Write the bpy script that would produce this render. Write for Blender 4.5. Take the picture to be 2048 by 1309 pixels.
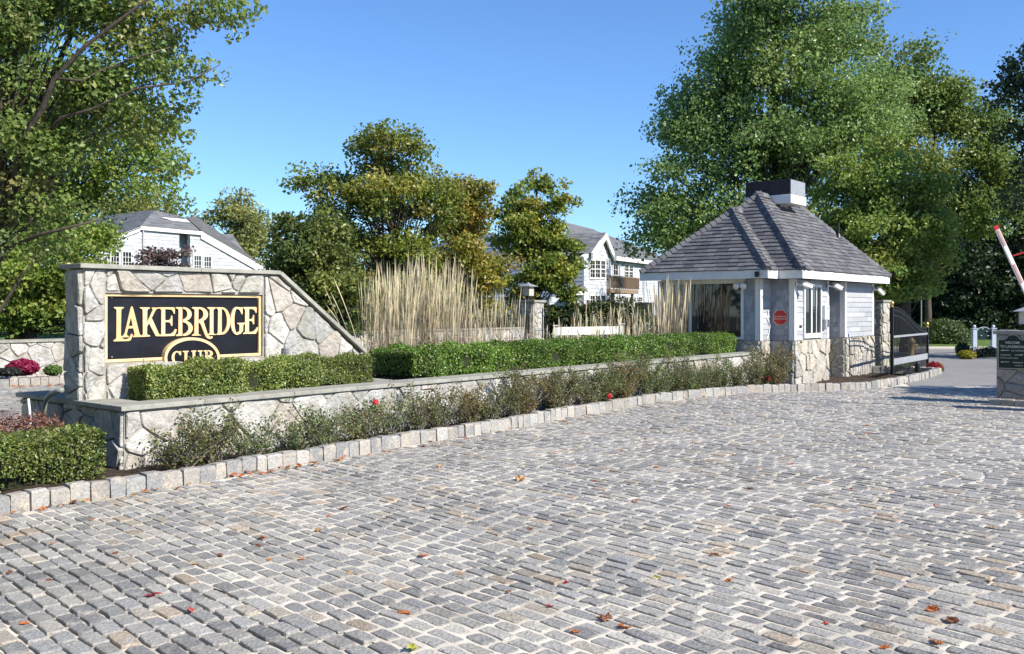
import bpy, math, random
import numpy as np
from mathutils import Vector, Matrix
R = math.radians
rnd = random.Random(7)
for o in list(bpy.data.objects): bpy.data.objects.remove(o, do_unlink=True)
SC = bpy.context.scene
COL = SC.collection

# ---------------------------------------------------------------- camera, world, sun, exposure
EYE = 1.7; FPX = 1850.0; CX = 1024.0; HY = 617.0      # eye height, focal length, measured horizon of the site survey
cam = bpy.data.cameras.new('camera'); co = bpy.data.objects.new('camera', cam); COL.objects.link(co)
co.location = (0, 0, EYE); co.rotation_euler = (R(90), 0, 0)
cam.sensor_width = 36; cam.lens = FPX/2048*36; cam.shift_y = -(654.5-HY)/2048
cam.clip_start = 0.1; cam.clip_end = 2000
SC.camera = co
SUN_EL = 38.0; SUN_AZ = 122.0                          # azimuth clockwise from +Y
world = bpy.data.worlds.new('World'); SC.world = world; world.use_nodes = True
wn = world.node_tree; wn.nodes.clear()
sky = wn.nodes.new('ShaderNodeTexSky'); sky.sky_type = 'NISHITA'; sky.sun_disc = False
sky.sun_elevation = R(SUN_EL); sky.sun_rotation = R(SUN_AZ); sky.altitude = 0
sky.air_density = 1.0; sky.dust_density = 0.0; sky.ozone_density = 6.0
bg = wn.nodes.new('ShaderNodeBackground'); bg.inputs['Strength'].default_value = 0.082
wo = wn.nodes.new('ShaderNodeOutputWorld')
sm = wn.nodes.new('ShaderNodeVectorMath'); sm.operation = 'MULTIPLY'; sm.inputs[1].default_value = (.98, 1.16, 1.36)
wn.links.new(sky.outputs[0], sm.inputs[0]); wn.links.new(sm.outputs[0], bg.inputs[0]); wn.links.new(bg.outputs[0], wo.inputs[0])
sl = bpy.data.lights.new('sun', 'SUN'); sl.energy = 4.6; sl.angle = R(0.5); sl.color = (1.0, 0.93, 0.82)
so = bpy.data.objects.new('sun', sl); COL.objects.link(so)
sd = Vector((math.sin(R(SUN_AZ))*math.cos(R(SUN_EL)), math.cos(R(SUN_AZ))*math.cos(R(SUN_EL)), math.sin(R(SUN_EL))))
so.rotation_euler = sd.to_track_quat('Z', 'Y').to_euler(); so.location = sd*60
SC.view_settings.view_transform = 'Standard'; SC.view_settings.look = 'None'
SC.view_settings.exposure = 0.85; SC.view_settings.gamma = 1; SC.view_settings.use_curve_mapping = False
SC.cycles.max_bounces = 6; SC.cycles.diffuse_bounces = 3; SC.cycles.glossy_bounces = 3
SC.cycles.transmission_bounces = 4; SC.cycles.transparent_max_bounces = 8
SC.cycles.caustics_reflective = False; SC.cycles.caustics_refractive = False

# ---------------------------------------------------------------- frames
KX, KY = -3.929, 9.3                                   # near corner of the stone planter
VX, VY = 0.6338, 0.7735                                # along the planter wall, away from the camera
UX, UY = 0.7735, -0.6338                               # across, out towards the road
V3 = Vector((VX, VY, 0)); U3 = Vector((UX, UY, 0)); Z3 = Vector((0, 0, 1))
def W(v, u, z=0.0): return Vector((KX+VX*v+UX*u, KY+VY*v+UY*u, z))
def toW(x, y): dx, dy = x-KX, y-KY; return (VX*dx+VY*dy, UX*dx+UY*dy)
def sv(px, u):
    r = (px-CX)/FPX; return (r*(KY+UY*u)-(KX+UX*u))/(VX-r*VY)
def su(px, v):
    r = (px-CX)/FPX; return (r*(KY+VY*v)-(KX+VX*v))/(UX-r*UY)
def P(px, py, Y): return Vector(((px-CX)/FPX*Y, Y, EYE-(py-HY)/FPX*Y))
def G(px, py, z=0.0):
    Y = FPX*(EYE-z)/(py-HY); return Vector(((px-CX)/FPX*Y, Y, z))
def onU(px, py, u):                                    # surveyed point on a wall plane of constant u
    p = W(sv(px, u), u); p.z = EYE-(py-HY)/FPX*p.y; return p
def onV(px, py, v):
    p = W(v, su(px, v)); p.z = EYE-(py-HY)/FPX*p.y; return p

# ---------------------------------------------------------------- materials
def mk(name, col=(.5, .5, .5), rough=.8, attr=False, ns=6.0, nv=.25, bump=.0, bs=60.0, col2=None, c2s=2.0, c2t=.55,
       transl=0.0, metal=0.0, spec=.3, coat=0.0, bd=.01, stretch=None):
    m = bpy.data.materials.new(name); m.use_nodes = True; t = m.node_tree; t.nodes.clear(); N = t.nodes.new; L = t.links.new
    out = N('ShaderNodeOutputMaterial'); b = N('ShaderNodeBsdfPrincipled')
    b.inputs['Roughness'].default_value = rough; b.inputs['Metallic'].default_value = metal
    b.inputs['Specular IOR Level'].default_value = spec; b.inputs['Coat Weight'].default_value = coat
    tc = N('ShaderNodeTexCoord'); vec = tc.outputs['Object']
    if stretch:
        mp = N('ShaderNodeMapping'); mp.inputs['Scale'].default_value = stretch; L(vec, mp.inputs[0]); vec = mp.outputs[0]
    if attr:
        a = N('ShaderNodeAttribute'); a.attribute_name = 'col'; src = a.outputs['Color']
    else:
        a = N('ShaderNodeRGB'); a.outputs[0].default_value = (*col, 1); src = a.outputs[0]
    if col2:
        n2 = N('ShaderNodeTexNoise'); n2.inputs['Scale'].default_value = c2s; n2.inputs['Detail'].default_value = 6; L(vec, n2.inputs['Vector'])
        rp = N('ShaderNodeMapRange'); rp.inputs[1].default_value = c2t-.1; rp.inputs[2].default_value = c2t+.15; L(n2.outputs[0], rp.inputs[0])
        mx = N('ShaderNodeMix'); mx.data_type = 'RGBA'; L(rp.outputs[0], mx.inputs['Factor']); L(src, mx.inputs['A']); mx.inputs['B'].default_value = (*col2, 1)
        src = mx.outputs['Result']
    if nv:
        n1 = N('ShaderNodeTexNoise'); n1.inputs['Scale'].default_value = ns; n1.inputs['Detail'].default_value = 8; n1.inputs['Roughness'].default_value = .65; L(vec, n1.inputs['Vector'])
        r1 = N('ShaderNodeMapRange'); r1.inputs[1].default_value = .3; r1.inputs[2].default_value = .7; r1.inputs[3].default_value = 1-nv; r1.inputs[4].default_value = 1+nv; L(n1.outputs[0], r1.inputs[0])
        mu = N('ShaderNodeVectorMath'); mu.operation = 'SCALE'; L(src, mu.inputs[0]); L(r1.outputs[0], mu.inputs['Scale']); src = mu.outputs[0]
    L(src, b.inputs['Base Color'])
    if bump:
        n3 = N('ShaderNodeTexNoise'); n3.inputs['Scale'].default_value = bs; n3.inputs['Detail'].default_value = 6; n3.inputs['Roughness'].default_value = .6; L(vec, n3.inputs['Vector'])
        bp = N('ShaderNodeBump'); bp.inputs['Strength'].default_value = bump; bp.inputs['Distance'].default_value = bd; L(n3.outputs[0], bp.inputs['Height']); L(bp.outputs[0], b.inputs['Normal'])
    if transl:
        tr = N('ShaderNodeBsdfTranslucent'); L(src, tr.inputs['Color']); ms = N('ShaderNodeMixShader'); ms.inputs[0].default_value = transl
        L(b.outputs[0], ms.inputs[1]); L(tr.outputs[0], ms.inputs[2]); L(ms.outputs[0], out.inputs[0])
    else: L(b.outputs[0], out.inputs[0])
    return m
def mk_glass(name, tint=(.01, .012, .015), rough=.03):
    m = bpy.data.materials.new(name); m.use_nodes = True; b = m.node_tree.nodes['Principled BSDF']
    b.inputs['Base Color'].default_value = (*tint, 1); b.inputs['Roughness'].default_value = rough; b.inputs['Specular IOR Level'].default_value = .8
    return m
M = dict(
 cobble=mk('cobble_stone', attr=True, rough=.75, ns=70, nv=.42, bump=1.0, bs=38, bd=.014, spec=.3, col2=(.36, .335, .30), c2s=9, c2t=.62),
 mortar=mk('sand_joint', (.60, .55, .47), rough=.95, ns=5, nv=.22, bump=.7, bs=150, bd=.006, col2=(.30, .26, .21), c2s=.9, c2t=.56),
 kerb=mk('kerb_granite', attr=True, rough=.85, ns=45, nv=.32, bump=1.0, bs=32, bd=.016, col2=(.42, .37, .30), c2s=8, c2t=.6),
 stone=mk('field_stone', attr=True, rough=.85, ns=11, nv=.28, bump=1.0, bs=17, bd=.035, col2=(.27, .25, .20), c2s=4, c2t=.60),
 wallmortar=mk('wall_mortar', (.31, .295, .265), rough=.95, ns=9, nv=.25, bump=.6, bs=60, bd=.01),
 cap=mk('bluestone_cap', (.30, .295, .26), rough=.8, ns=7, nv=.22, bump=.3, bs=90, bd=.004, col2=(.22, .215, .19), c2s=3, c2t=.55),
 soil=mk('mulch', (.045, .032, .024), rough=.95, ns=30, nv=.5, bump=1, bs=50, bd=.04, col2=(.09, .06, .035), c2s=12, c2t=.55),
 ground=mk('earth', (.06, .07, .03), rough=.95, ns=3, nv=.3),
 lawn=mk('lawn_grass', (.085, .155, .030), rough=.9, ns=2, nv=.35, bump=1, bs=30, bd=.05, col2=(.19, .18, .05), c2s=.35, c2t=.56),
 asphalt=mk('asphalt', (.22, .215, .215), rough=.9, ns=3, nv=.12, bump=.5, bs=120, bd=.006, col2=(.18, .18, .18), c2s=.4, c2t=.55),
 leaf=mk('leaf', attr=True, rough=.42, nv=0, transl=.45, spec=.5),
 hedgeleaf=mk('box_leaf', attr=True, rough=.36, nv=0, transl=.38, spec=.5),
 core=mk('twiggy_shade_core', (.030, .036, .016), rough=.95, ns=20, nv=.5, bump=1, bs=30, bd=.05),
 bark=mk('bark', (.085, .070, .055), rough=.95, ns=10, nv=.35, bump=1, bs=22, bd=.02, stretch=(1, 1, .25)),
 barkgrey=mk('bark_grey', (.15, .135, .12), rough=.95, ns=10, nv=.35, bump=1, bs=22, bd=.02, stretch=(1, 1, .25)),
 straw=mk('dry_grass', attr=True, rough=.8, nv=0, transl=.25),
 white=mk('white_paint', (.68, .68, .66), rough=.5, ns=4, nv=.05, col2=(.58, .57, .54), c2s=1.5, c2t=.66),
 siding=mk('cedar_shingle', attr=True, rough=.85, ns=14, nv=.12, stretch=(1, 1, .3), bump=.3, bs=80, bd=.003),
 roofing=mk('roof_shingle', attr=True, rough=.85, ns=20, nv=.2, bump=.5, bs=120, bd=.005),
 glass=mk_glass('window_glass', (.02, .022, .028)),
 panel=mk('sign_panel_black', (.006, .006, .009), rough=.38, ns=8, nv=.3, col2=(.012, .013, .022), c2s=3, c2t=.6),
 gold=mk('cream_gold_paint', (.74, .54, .30), rough=.5, ns=9, nv=.10, col2=(.66, .44, .22), c2s=3, c2t=.5),
 iron=mk('black_iron', (.012, .013, .016), rough=.4, ns=10, nv=.2),
 brass=mk('brass', (.55, .38, .12), rough=.35, nv=.1, metal=.7),
 steel=mk('galvanised_metal', (.42, .43, .45), rough=.45, ns=12, nv=.15, metal=.5),
 darkmetal=mk('weathered_copper_flashing', (.045, .035, .038), rough=.6, ns=12, nv=.4, metal=.4),
 red=mk('red_enamel', (.42, .025, .03), rough=.4, nv=.08),
 plastic=mk('white_plastic', (.74, .74, .73), rough=.4, nv=.04),
 dark=mk('dark_plastic', (.02, .02, .022), rough=.4, nv=.1),
 green=mk('dark_green_sign', (.010, .028, .024), rough=.4, nv=.2),
 cream=mk('cream_lettering', (.62, .60, .48), rough=.6, nv=.05),
 bluewhite=mk('pale_painted_post', (.46, .52, .60), rough=.5, nv=.08),
 wood=mk('weathered_wood', (.25, .18, .12), rough=.85, ns=8, nv=.3, stretch=(1, 1, .2)),
 petal=mk('petal', attr=True, rough=.6, nv=0, transl=.3),
 hose=mk('grey_hose', (.22, .25, .22), rough=.5, nv=.1),
 frost=mk('frosted_glass', (.62, .60, .52), rough=.35, nv=.05, transl=.3),
 carpaint=mk('car_paint', (.10, .12, .15), rough=.25, nv=0, coat=.6),
)

# ---------------------------------------------------------------- mesh helpers
class MB:
    def __init__(s): s.v = []; s.f = []; s.c = []
    def add(s, vs, fs, col=(.5, .5, .5)):
        n = len(s.v); s.v += [tuple(p) for p in vs]; s.f += [tuple(i+n for i in f) for f in fs]; s.c += [col]*len(vs); return s
    def boxv(s, o, a, b, c, col=(.5, .5, .5)):        # corner + three edge vectors
        o = Vector(o); a = Vector(a); b = Vector(b); c = Vector(c)
        p = [o, o+a, o+a+b, o+b, o+c, o+a+c, o+a+b+c, o+b+c]
        return s.add(p, [(0, 3, 2, 1), (4, 5, 6, 7), (0, 1, 5, 4), (1, 2, 6, 5), (2, 3, 7, 6), (3, 0, 4, 7)], col)
    def wbox(s, v0, v1, u0, u1, z0, z1, col=(.5, .5, .5)): return s.boxv(W(v0, u0, z0), V3*(v1-v0), U3*(u1-u0), Z3*(z1-z0), col)
    def bar(s, a, b, w, h, col=(.5, .5, .5), up=None):
        a = Vector(a); b = Vector(b); d = b-a; up = Vector(up) if up else Z3
        if abs(d.normalized().dot(up.normalized())) > .98: up = Vector((1, 0, 0))
        x = d.cross(up).normalized(); y = x.cross(d).normalized()
        return s.boxv(a-x*w/2-y*h/2, d, x*w, y*h, col)
    def tube(s, pts, rad, n=6, col=(.5, .5, .5), cap=True):
        pts = [Vector(p) for p in pts]; k = len(pts)
        if not hasattr(rad, '__len__'): rad = [rad]*k
        vs = []; fs = []; ref = Vector((.31, .17, .93)) if abs((pts[-1]-pts[0]).normalized().z) < .8 else Vector((1, .1, 0))
        for i, p in enumerate(pts):
            d = (pts[min(i+1, k-1)]-pts[max(i-1, 0)]); d = d.normalized() if d.length > 1e-9 else Z3
            x = d.cross(ref).normalized(); y = d.cross(x)
            for j in range(n):
                a = 2*math.pi*j/n; vs.append(p+(x*math.cos(a)+y*math.sin(a))*rad[i])
        for i in range(k-1):
            for j in range(n): fs.append((i*n+j, i*n+(j+1) % n, (i+1)*n+(j+1) % n, (i+1)*n+j))
        if cap: fs += [tuple(range(n-1, -1, -1)), tuple(range((k-1)*n, k*n))]
        return s.add(vs, fs, col)
    def lathe(s, c, prof, n=16, col=(.5, .5, .5), axis=None):
        c = Vector(c); ax = Vector(axis).normalized() if axis else Z3
        x = ax.orthogonal().normalized(); y = ax.cross(x); vs = []; fs = []
        for (r, z) in prof:
            for j in range(n):
                a = 2*math.pi*j/n; vs.append(c+ax*z+(x*math.cos(a)+y*math.sin(a))*r)
        for i in range(len(prof)-1):
            for j in range(n): fs.append((i*n+j, i*n+(j+1) % n, (i+1)*n+(j+1) % n, (i+1)*n+j))
        fs += [tuple(range(n-1, -1, -1)), tuple(range((len(prof)-1)*n, len(prof)*n))]
        return s.add(vs, fs, col)
    def prism(s, pts, ext, col=(.5, .5, .5)):          # polygon in 3D + extrusion vector
        n = len(pts); pts = [Vector(p) for p in pts]; e = Vector(ext)
        return s.add(pts+[p+e for p in pts], [tuple(range(n-1, -1, -1)), tuple(range(n, 2*n))]+[(i, (i+1) % n, n+(i+1) % n, n+i) for i in range(n)], col)
    def build(s, name, mat, parent=None, origin=None, smooth=False, bevel=0):
        if origin is None: origin = parent.location if parent is not None else Vector((0, 0, 0))
        if parent is not None and parent.type != 'EMPTY' and parent.get('_org') is not None: origin = Vector(parent['_org'])
        return mesh_obj(name, np.array(s.v, dtype=np.float32), s.f, np.array(s.c, dtype=np.float32), mat, parent, Vector(origin), smooth, bevel)
ORG = {}
def mesh_obj(name, v, f, c, mat, parent, origin, smooth=False, bevel=0):
    """world coordinates in; object placed at its thing's base"""
    me = bpy.data.meshes.new(name)
    if parent is not None: origin = ORG[parent.name]
    v = v-np.array(origin, dtype=np.float32)
    me.vertices.add(len(v)); me.vertices.foreach_set('co', v.ravel())
    if isinstance(f, np.ndarray):
        k = f.shape[1]; ll = f.ravel().astype(np.int32); ls = (np.arange(len(f))*k).astype(np.int32)
    else:
        ll = np.array([i for q in f for i in q], dtype=np.int32); ln = np.array([len(q) for q in f]); ls = np.concatenate([[0], np.cumsum(ln)[:-1]]).astype(np.int32)
    me.loops.add(len(ll)); me.loops.foreach_set('vertex_index', ll)
    me.polygons.add(len(ls)); me.polygons.foreach_set('loop_start', ls)
    me.update(calc_edges=True); me.validate()
    at = me.attributes.new('col', 'FLOAT_COLOR', 'POINT')
    at.data.foreach_set('color', np.concatenate([c[:, :3], np.ones((len(c), 1), dtype=np.float32)], axis=1).astype(np.float32).ravel())
    me.polygons.foreach_set('use_smooth', np.full(len(me.polygons), bool(smooth)))
    me.materials.append(mat)
    o = bpy.data.objects.new(name, me); COL.objects.link(o)
    if parent is not None: o.parent = parent
    else: o.location = origin
    ORG[o.name] = Vector(origin)
    if bevel:
        b = o.modifiers.new('bevel', 'BEVEL'); b.width = bevel; b.segments = 2; b.limit_method = 'ANGLE'
    return o
def tag(o, label=None, cat=None, group=None, kind=None):
    if label: o['label'] = label
    if cat: o['category'] = cat
    if group: o['group'] = group
    if kind: o['kind'] = kind
    return o
def thing(name, label, cat, loc, group=None):
    o = bpy.data.objects.new(name, None); COL.objects.link(o); o.empty_display_size = .2
    o.location = Vector(loc); ORG[o.name] = Vector(loc); return tag(o, label, cat, group)
def struct(name, mb, mat): return tag(mb.build(name, mat), kind='structure')
def copy_tree(o, parent=None):
    c = o.copy(); COL.objects.link(c)
    if parent is not None: c.parent = parent
    for ch in o.children: copy_tree(ch, c)
    return c

def clip(poly, nx, ny, d):
    out = []; n = len(poly)
    for i in range(n):
        a = poly[i]; b = poly[(i+1) % n]; da = nx*a[0]+ny*a[1]-d; db = nx*b[0]+ny*b[1]-d
        if da <= 0: out.append(a)
        if (da < 0 < db) or (db < 0 < da):
            t = da/(da-db); out.append((a[0]+(b[0]-a[0])*t, a[1]+(b[1]-a[1])*t))
    return out
def area(p): return .5*sum(p[i][0]*p[(i+1) % len(p)][1]-p[(i+1) % len(p)][0]*p[i][1] for i in range(len(p)))
def inset(poly, g):
    if area(poly) < 0: poly = poly[::-1]
    out = poly
    for i in range(len(poly)):
        a = poly[i]; b = poly[(i+1) % len(poly)]; ex, ey = b[0]-a[0], b[1]-a[1]; l = math.hypot(ex, ey)
        if l < 1e-6: continue
        nx, ny = ey/l, -ex/l; out = clip(out, nx, ny, nx*a[0]+ny*a[1]-g)
        if len(out) < 3: return []
    return out
STONES = [(.432, .420, .392), (.38, .373, .352), (.475, .462, .434), (.415, .395, .365), (.345, .342, .325), (.45, .433, .39), (.43, .392, .345), (.423, .418, .378), (.50, .49, .467), (.405, .40, .39)]
def stonework(mb, region, to3, size, depth=.03, gap=.010, seed=1, cols=STONES, asp=1.0):
    r = random.Random(seed); xs = [p[0] for p in region]; ys = [p[1] for p in region]
    nx = max(1, round((max(xs)-min(xs))/(size*asp))); ny = max(1, round((max(ys)-min(ys))/size)); S = []
    sx = (max(xs)-min(xs))/nx; sy = (max(ys)-min(ys))/ny
    for i in range(-1, nx+1):
        for j in range(-1, ny+1): S.append((min(xs)+(i+.5+r.uniform(-.42, .42)+(.5 if j % 2 else 0))*sx, min(ys)+(j+.5+r.uniform(-.4, .4))*sy))
    for k in range(int(len(S)*.22)):                   # some small fill stones
        S.append((r.uniform(min(xs), max(xs)), r.uniform(min(ys), max(ys))))
    R3 = max(sx, sy)*2.6
    for i, (ax, ay) in enumerate(S):
        p = list(region)
        if area(p) < 0: p = p[::-1]
        for j, (bx, by) in enumerate(S):
            if i == j or abs(ax-bx) > R3 or abs(ay-by) > R3: continue
            nx_, ny_ = bx-ax, by-ay; p = clip(p, nx_, ny_, nx_*(ax+bx)/2+ny_*(ay+by)/2)
            if len(p) < 3: break
        if len(p) < 3 or abs(area(p)) < size*size*.03: continue
        p = inset(p, gap*r.uniform(.6, 1.6))
        if len(p) < 3 or abs(area(p)) < size*size*.02: continue
        q = []
        for k in range(len(p)):                         # chip the corners, roughen the edges
            a = p[k-1]; b = p[k]; c = p[(k+1) % len(p)]
            la = math.hypot(a[0]-b[0], a[1]-b[1]); lc = math.hypot(c[0]-b[0], c[1]-b[1])
            if la < .02 or lc < .02: q.append(b); continue
            ta = min(.25, r.uniform(.006, .03)/la); tc = min(.25, r.uniform(.006, .03)/lc)
            q.append((b[0]+(a[0]-b[0])*ta, b[1]+(a[1]-b[1])*ta)); q.append((b[0]+(c[0]-b[0])*tc, b[1]+(c[1]-b[1])*tc))
            if lc > .18:
                t = r.uniform(.35, .65); j = size*.03; q.append((b[0]+(c[0]-b[0])*t+r.uniform(-j, j*.5), b[1]+(c[1]-b[1])*t+r.uniform(-j, j*.5)))
        cx = sum(t[0] for t in q)/len(q); cy = sum(t[1] for t in q)/len(q); n = len(q); d = depth*r.uniform(.55, 1.25)
        tx = r.uniform(-.06, .06); ty = r.uniform(-.06, .06)
        ins = min(.010, size*.035)
        def ring(s0, h, jit): 
            o = []
            for t in q:
                dx, dy = t[0]-cx, t[1]-cy; l = math.hypot(dx, dy)+1e-6; s_ = max(.2, 1-s0/l)
                o.append(to3(cx+dx*s_, cy+dy*s_, h+(dx*tx+dy*ty if h > 0 else 0)+r.uniform(-jit, jit)))
            return o
        vs = ring(0, -.012, 0)+ring(0, d*.62, .002)+ring(ins, d, .003)+ring(ins*4.5, d*1.03, .005)+[to3(cx, cy, d*1.03+r.uniform(-.005, .006))]
        fs = []
        for L in range(3):
            for k in range(n): fs.append((L*n+k, L*n+(k+1) % n, (L+1)*n+(k+1) % n, (L+1)*n+k))
        for k in range(n): fs.append((3*n+k, 3*n+(k+1) % n, 4*n))
        c = r.choice(cols); g = r.uniform(.85, 1.12); mb.add(vs, fs, tuple(x*g for x in c))
def shingles(mb, poly, to3, course, wid, lift, cols, seed=1, jitl=.0, gap=.004):
    r = random.Random(seed)
    if area(poly) < 0: poly = poly[::-1]
    xs = [p[0] for p in poly]; ys = [p[1] for p in poly]; b0 = min(ys)
    while b0 < max(ys)-1e-4:
        b1 = b0+course; row = clip(clip(poly, 0, -1, -b0), 0, 1, b1)
        if len(row) >= 3:
            a = min(p[0] for p in row)-r.uniform(0, wid)
            while a < max(p[0] for p in row):
                w = wid*r.uniform(.7, 1.35); c = clip(clip(row, -1, 0, -(a+gap/2)), 1, 0, a+w-gap/2); a += w
                if len(c) < 3 or abs(area(c)) < 1e-5: continue
                lf = lift*r.uniform(.8, 1.2); n = len(c); jl = r.uniform(0, jitl)
                hs = [lf*(1-.85*(p[1]-b0)/course) for p in c]
                vs = [to3(p[0], p[1]-(jl if p[1] < b0+1e-4 else 0), h) for p, h in zip(c, hs)]; fs = [tuple(range(n))]
                for k in range(n):
                    k2 = (k+1) % n
                    if c[k][1] < b0+1e-4 and c[k2][1] < b0+1e-4:
                        m = len(vs); vs += [to3(c[k][0], c[k][1]-jl, -.004), to3(c[k2][0], c[k2][1]-jl, -.004)]; fs.append((k, m, m+1, k2))
                g = r.uniform(.86, 1.12); cc = r.choice(cols); mb.add(vs, fs, tuple(x*g for x in cc))
        b0 = b1
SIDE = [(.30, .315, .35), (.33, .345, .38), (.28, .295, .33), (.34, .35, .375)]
SIDEW = [(.62, .64, .68), (.66, .68, .71), (.58, .60, .65)]
ROOFC = [(.112, .115, .125), (.145, .146, .152), (.088, .091, .103), (.125, .124, .128)]

# ---------------------------------------------------------------- foliage
def leaves_np(ctr, nrm, size, col, rs, asp=.62, fold=.0):
    n = len(ctr); t = rs.normal(size=(n, 3)); nrm = nrm/(np.linalg.norm(nrm, axis=1, keepdims=True)+1e-9)
    t -= (t*nrm).sum(1, keepdims=True)*nrm; t /= np.linalg.norm(t, axis=1, keepdims=True)+1e-9; b = np.cross(nrm, t)
    s = size[:, None]; v = np.empty((n, 4, 3), dtype=np.float32)
    v[:, 0] = ctr-t*s*.5; v[:, 1] = ctr+b*s*asp*.5+nrm*s*fold; v[:, 2] = ctr+t*s*.5; v[:, 3] = ctr-b*s*asp*.5+nrm*s*fold
    f = np.arange(n*4, dtype=np.int32).reshape(n, 4); c = np.repeat(col, 4, axis=0)
    return v.reshape(-1, 3), f, c.astype(np.float32)
def pal_pick(rs, n, pal):
    w = np.array([p[3] for p in pal], dtype=float); w /= w.sum(); idx = rs.choice(len(pal), n, p=w)
    return np.array([p[:3] for p in pal])[idx]
PAL_MAPLE = [(.28, .30, .055, 3.4), (.19, .27, .055, 3.8), (.38, .33, .055, 1.6), (.36, .22, .06, .4), (.11, .17, .04, 2.2)]
PAL_MAPLE2 = [(0.293, 0.361, 0.0585, 3), (0.185, 0.267, 0.0462, 3), (0.462, 0.423, 0.0616, 1.6), (0.431, 0.251, 0.0539, 0.4), (0.108, 0.172, 0.0385, 2)]
PAL_OAK = [(0.193, 0.306, 0.0862, 4), (0.274, 0.386, 0.108, 3), (0.129, 0.209, 0.0678, 3), (0.386, 0.451, 0.123, 1)]
PAL_YG = [(0.214, 0.322, 0.0572, 4), (0.304, 0.378, 0.0762, 3), (0.143, 0.227, 0.0477, 3), (0.392, 0.339, 0.0762, 0.8)]
PAL_NEAR = [(0.182, 0.28, 0.0625, 4), (0.257, 0.325, 0.0813, 3), (0.115, 0.189, 0.0438, 3.4), (0.365, 0.286, 0.1, 1), (0.176, 0.26, 0.125, 1), (0.608, 0.117, 0.0375, 0.02)]
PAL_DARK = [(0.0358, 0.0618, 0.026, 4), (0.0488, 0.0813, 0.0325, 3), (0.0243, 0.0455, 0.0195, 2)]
PAL_OLIVE = [(0.254, 0.273, 0.0683, 3), (0.176, 0.215, 0.0585, 3), (0.332, 0.312, 0.078, 1)]
def tree(name, label, base, top, blobs, Y, leaf, n, pal, bark='bark', tr=.22, seed=1, group=None, lower=None, clump=.55, limbs=26, asp=.7, spread=1.0, extra=None, up=.35, cat='tree', grow=1.13):
    rs = np.random.RandomState(seed); base = Vector(base); th = thing(name, label, cat, base, group)
    B = []
    for b in blobs:
        dz = b[4] if len(b) > 4 else 0; c = P(b[0], b[1], Y+dz); s = (Y+dz)/FPX
        B.append((np.array(c), np.array([b[2]*s, b[2]*s*spread, b[3]*s])*grow))
    vol = np.array([r[0]*r[2]*r[1]**.5 for _, r in B]); vol /= vol.sum(); per = 52; nc = max(8, n//per)
    idx = rs.choice(len(B), nc, p=vol); BO = []; nbo = 8
    for q, (c0, r0) in enumerate(B):                   # boughs: lumps of foliage with gaps between them
        dd = rs.normal(size=(nbo, 3)); dd /= np.linalg.norm(dd, axis=1, keepdims=True); BO.append(c0+dd*r0*rs.uniform(.35, .98, (nbo, 1)))
    pick = rs.randint(0, nbo, nc); bd = np.array([BO[i][k_] for i, k_ in zip(idx, pick)]); br = np.array([B[i][1] for i in idx])
    g3 = rs.normal(size=(nc, 3)); cc = bd+g3*br*np.array([.22, .22, .17])
    tb = pal_pick(rs, len(B)*nbo, pal)[idx*nbo+pick]
    crad = clump*rs.uniform(.45, 1.15, nc)
    k = rs.choice(nc, n, p=crad**2/(crad**2).sum()); g = rs.normal(size=(n, 3)); g /= np.linalg.norm(g, axis=1, keepdims=True); g *= rs.uniform(.1, 1, n)[:, None]**.5
    pos = cc[k]+g*crad[k][:, None]*np.array([1, 1, .62])
    nr = g*.6+rs.normal(size=(n, 3))*.75+np.array([0, 0, up]); ctint = pal_pick(rs, nc, pal)*.5+tb*.5; lt = pal_pick(rs, n, pal)
    mixw = .6; col = (ctint[k]*mixw+lt*(1-mixw))*rs.uniform(.78, 1.22, n)[:, None]
    sz = leaf*rs.uniform(.6, 1.35, n)
    v, f, c = leaves_np(pos, nr, sz, col, rs, asp=asp, fold=.12)
    mesh_obj('crown', v, f, c, M['leaf'], th, None)
    mb = MB(); top = Vector(top); r = random.Random(seed); pts = []; rad = []
    for i in range(8):
        t = i/7; p = base.lerp(top, t); w = .02*(top-base).length*math.sin(t*3.1)
        pts.append(p+Vector((r.uniform(-w, w), r.uniform(-w, w), 0))); rad.append(tr*(1-.8*t)*(1.25 if i == 0 else 1))
    mb.tube(pts, rad, 9)
    for q in rs.choice(nc, min(int(limbs*1.7), nc), replace=False):
        e = Vector(cc[q]); hz = (e.z-base.z)*r.uniform(.45, .75); t = max(.12, min(.9, hz/max(.1, top.z-base.z))); s0 = base.lerp(top, t)
        m1 = s0.lerp(e, .35)+Vector((0, 0, -(e-s0).length*.05)); m2 = s0.lerp(e, .7)+Vector((r.uniform(-.1, .1), r.uniform(-.1, .1), (e-s0).length*.05))
        r0 = tr*(1-.8*t)*r.uniform(.14, .42); mb.tube([s0, m1, m2, e], [r0, r0*.7, r0*.4, r0*.12], 5)
    if extra:
        for pts_, r0, r1 in extra:
            pp = [P(a, b, Y+(c_ if True else 0)) for a, b, c_ in pts_]; mb.tube(pp, [r0+(r1-r0)*i/(len(pp)-1) for i in range(len(pp))], 7)
    mb.build('trunk', M[bark], th, smooth=True)
    return th
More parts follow.
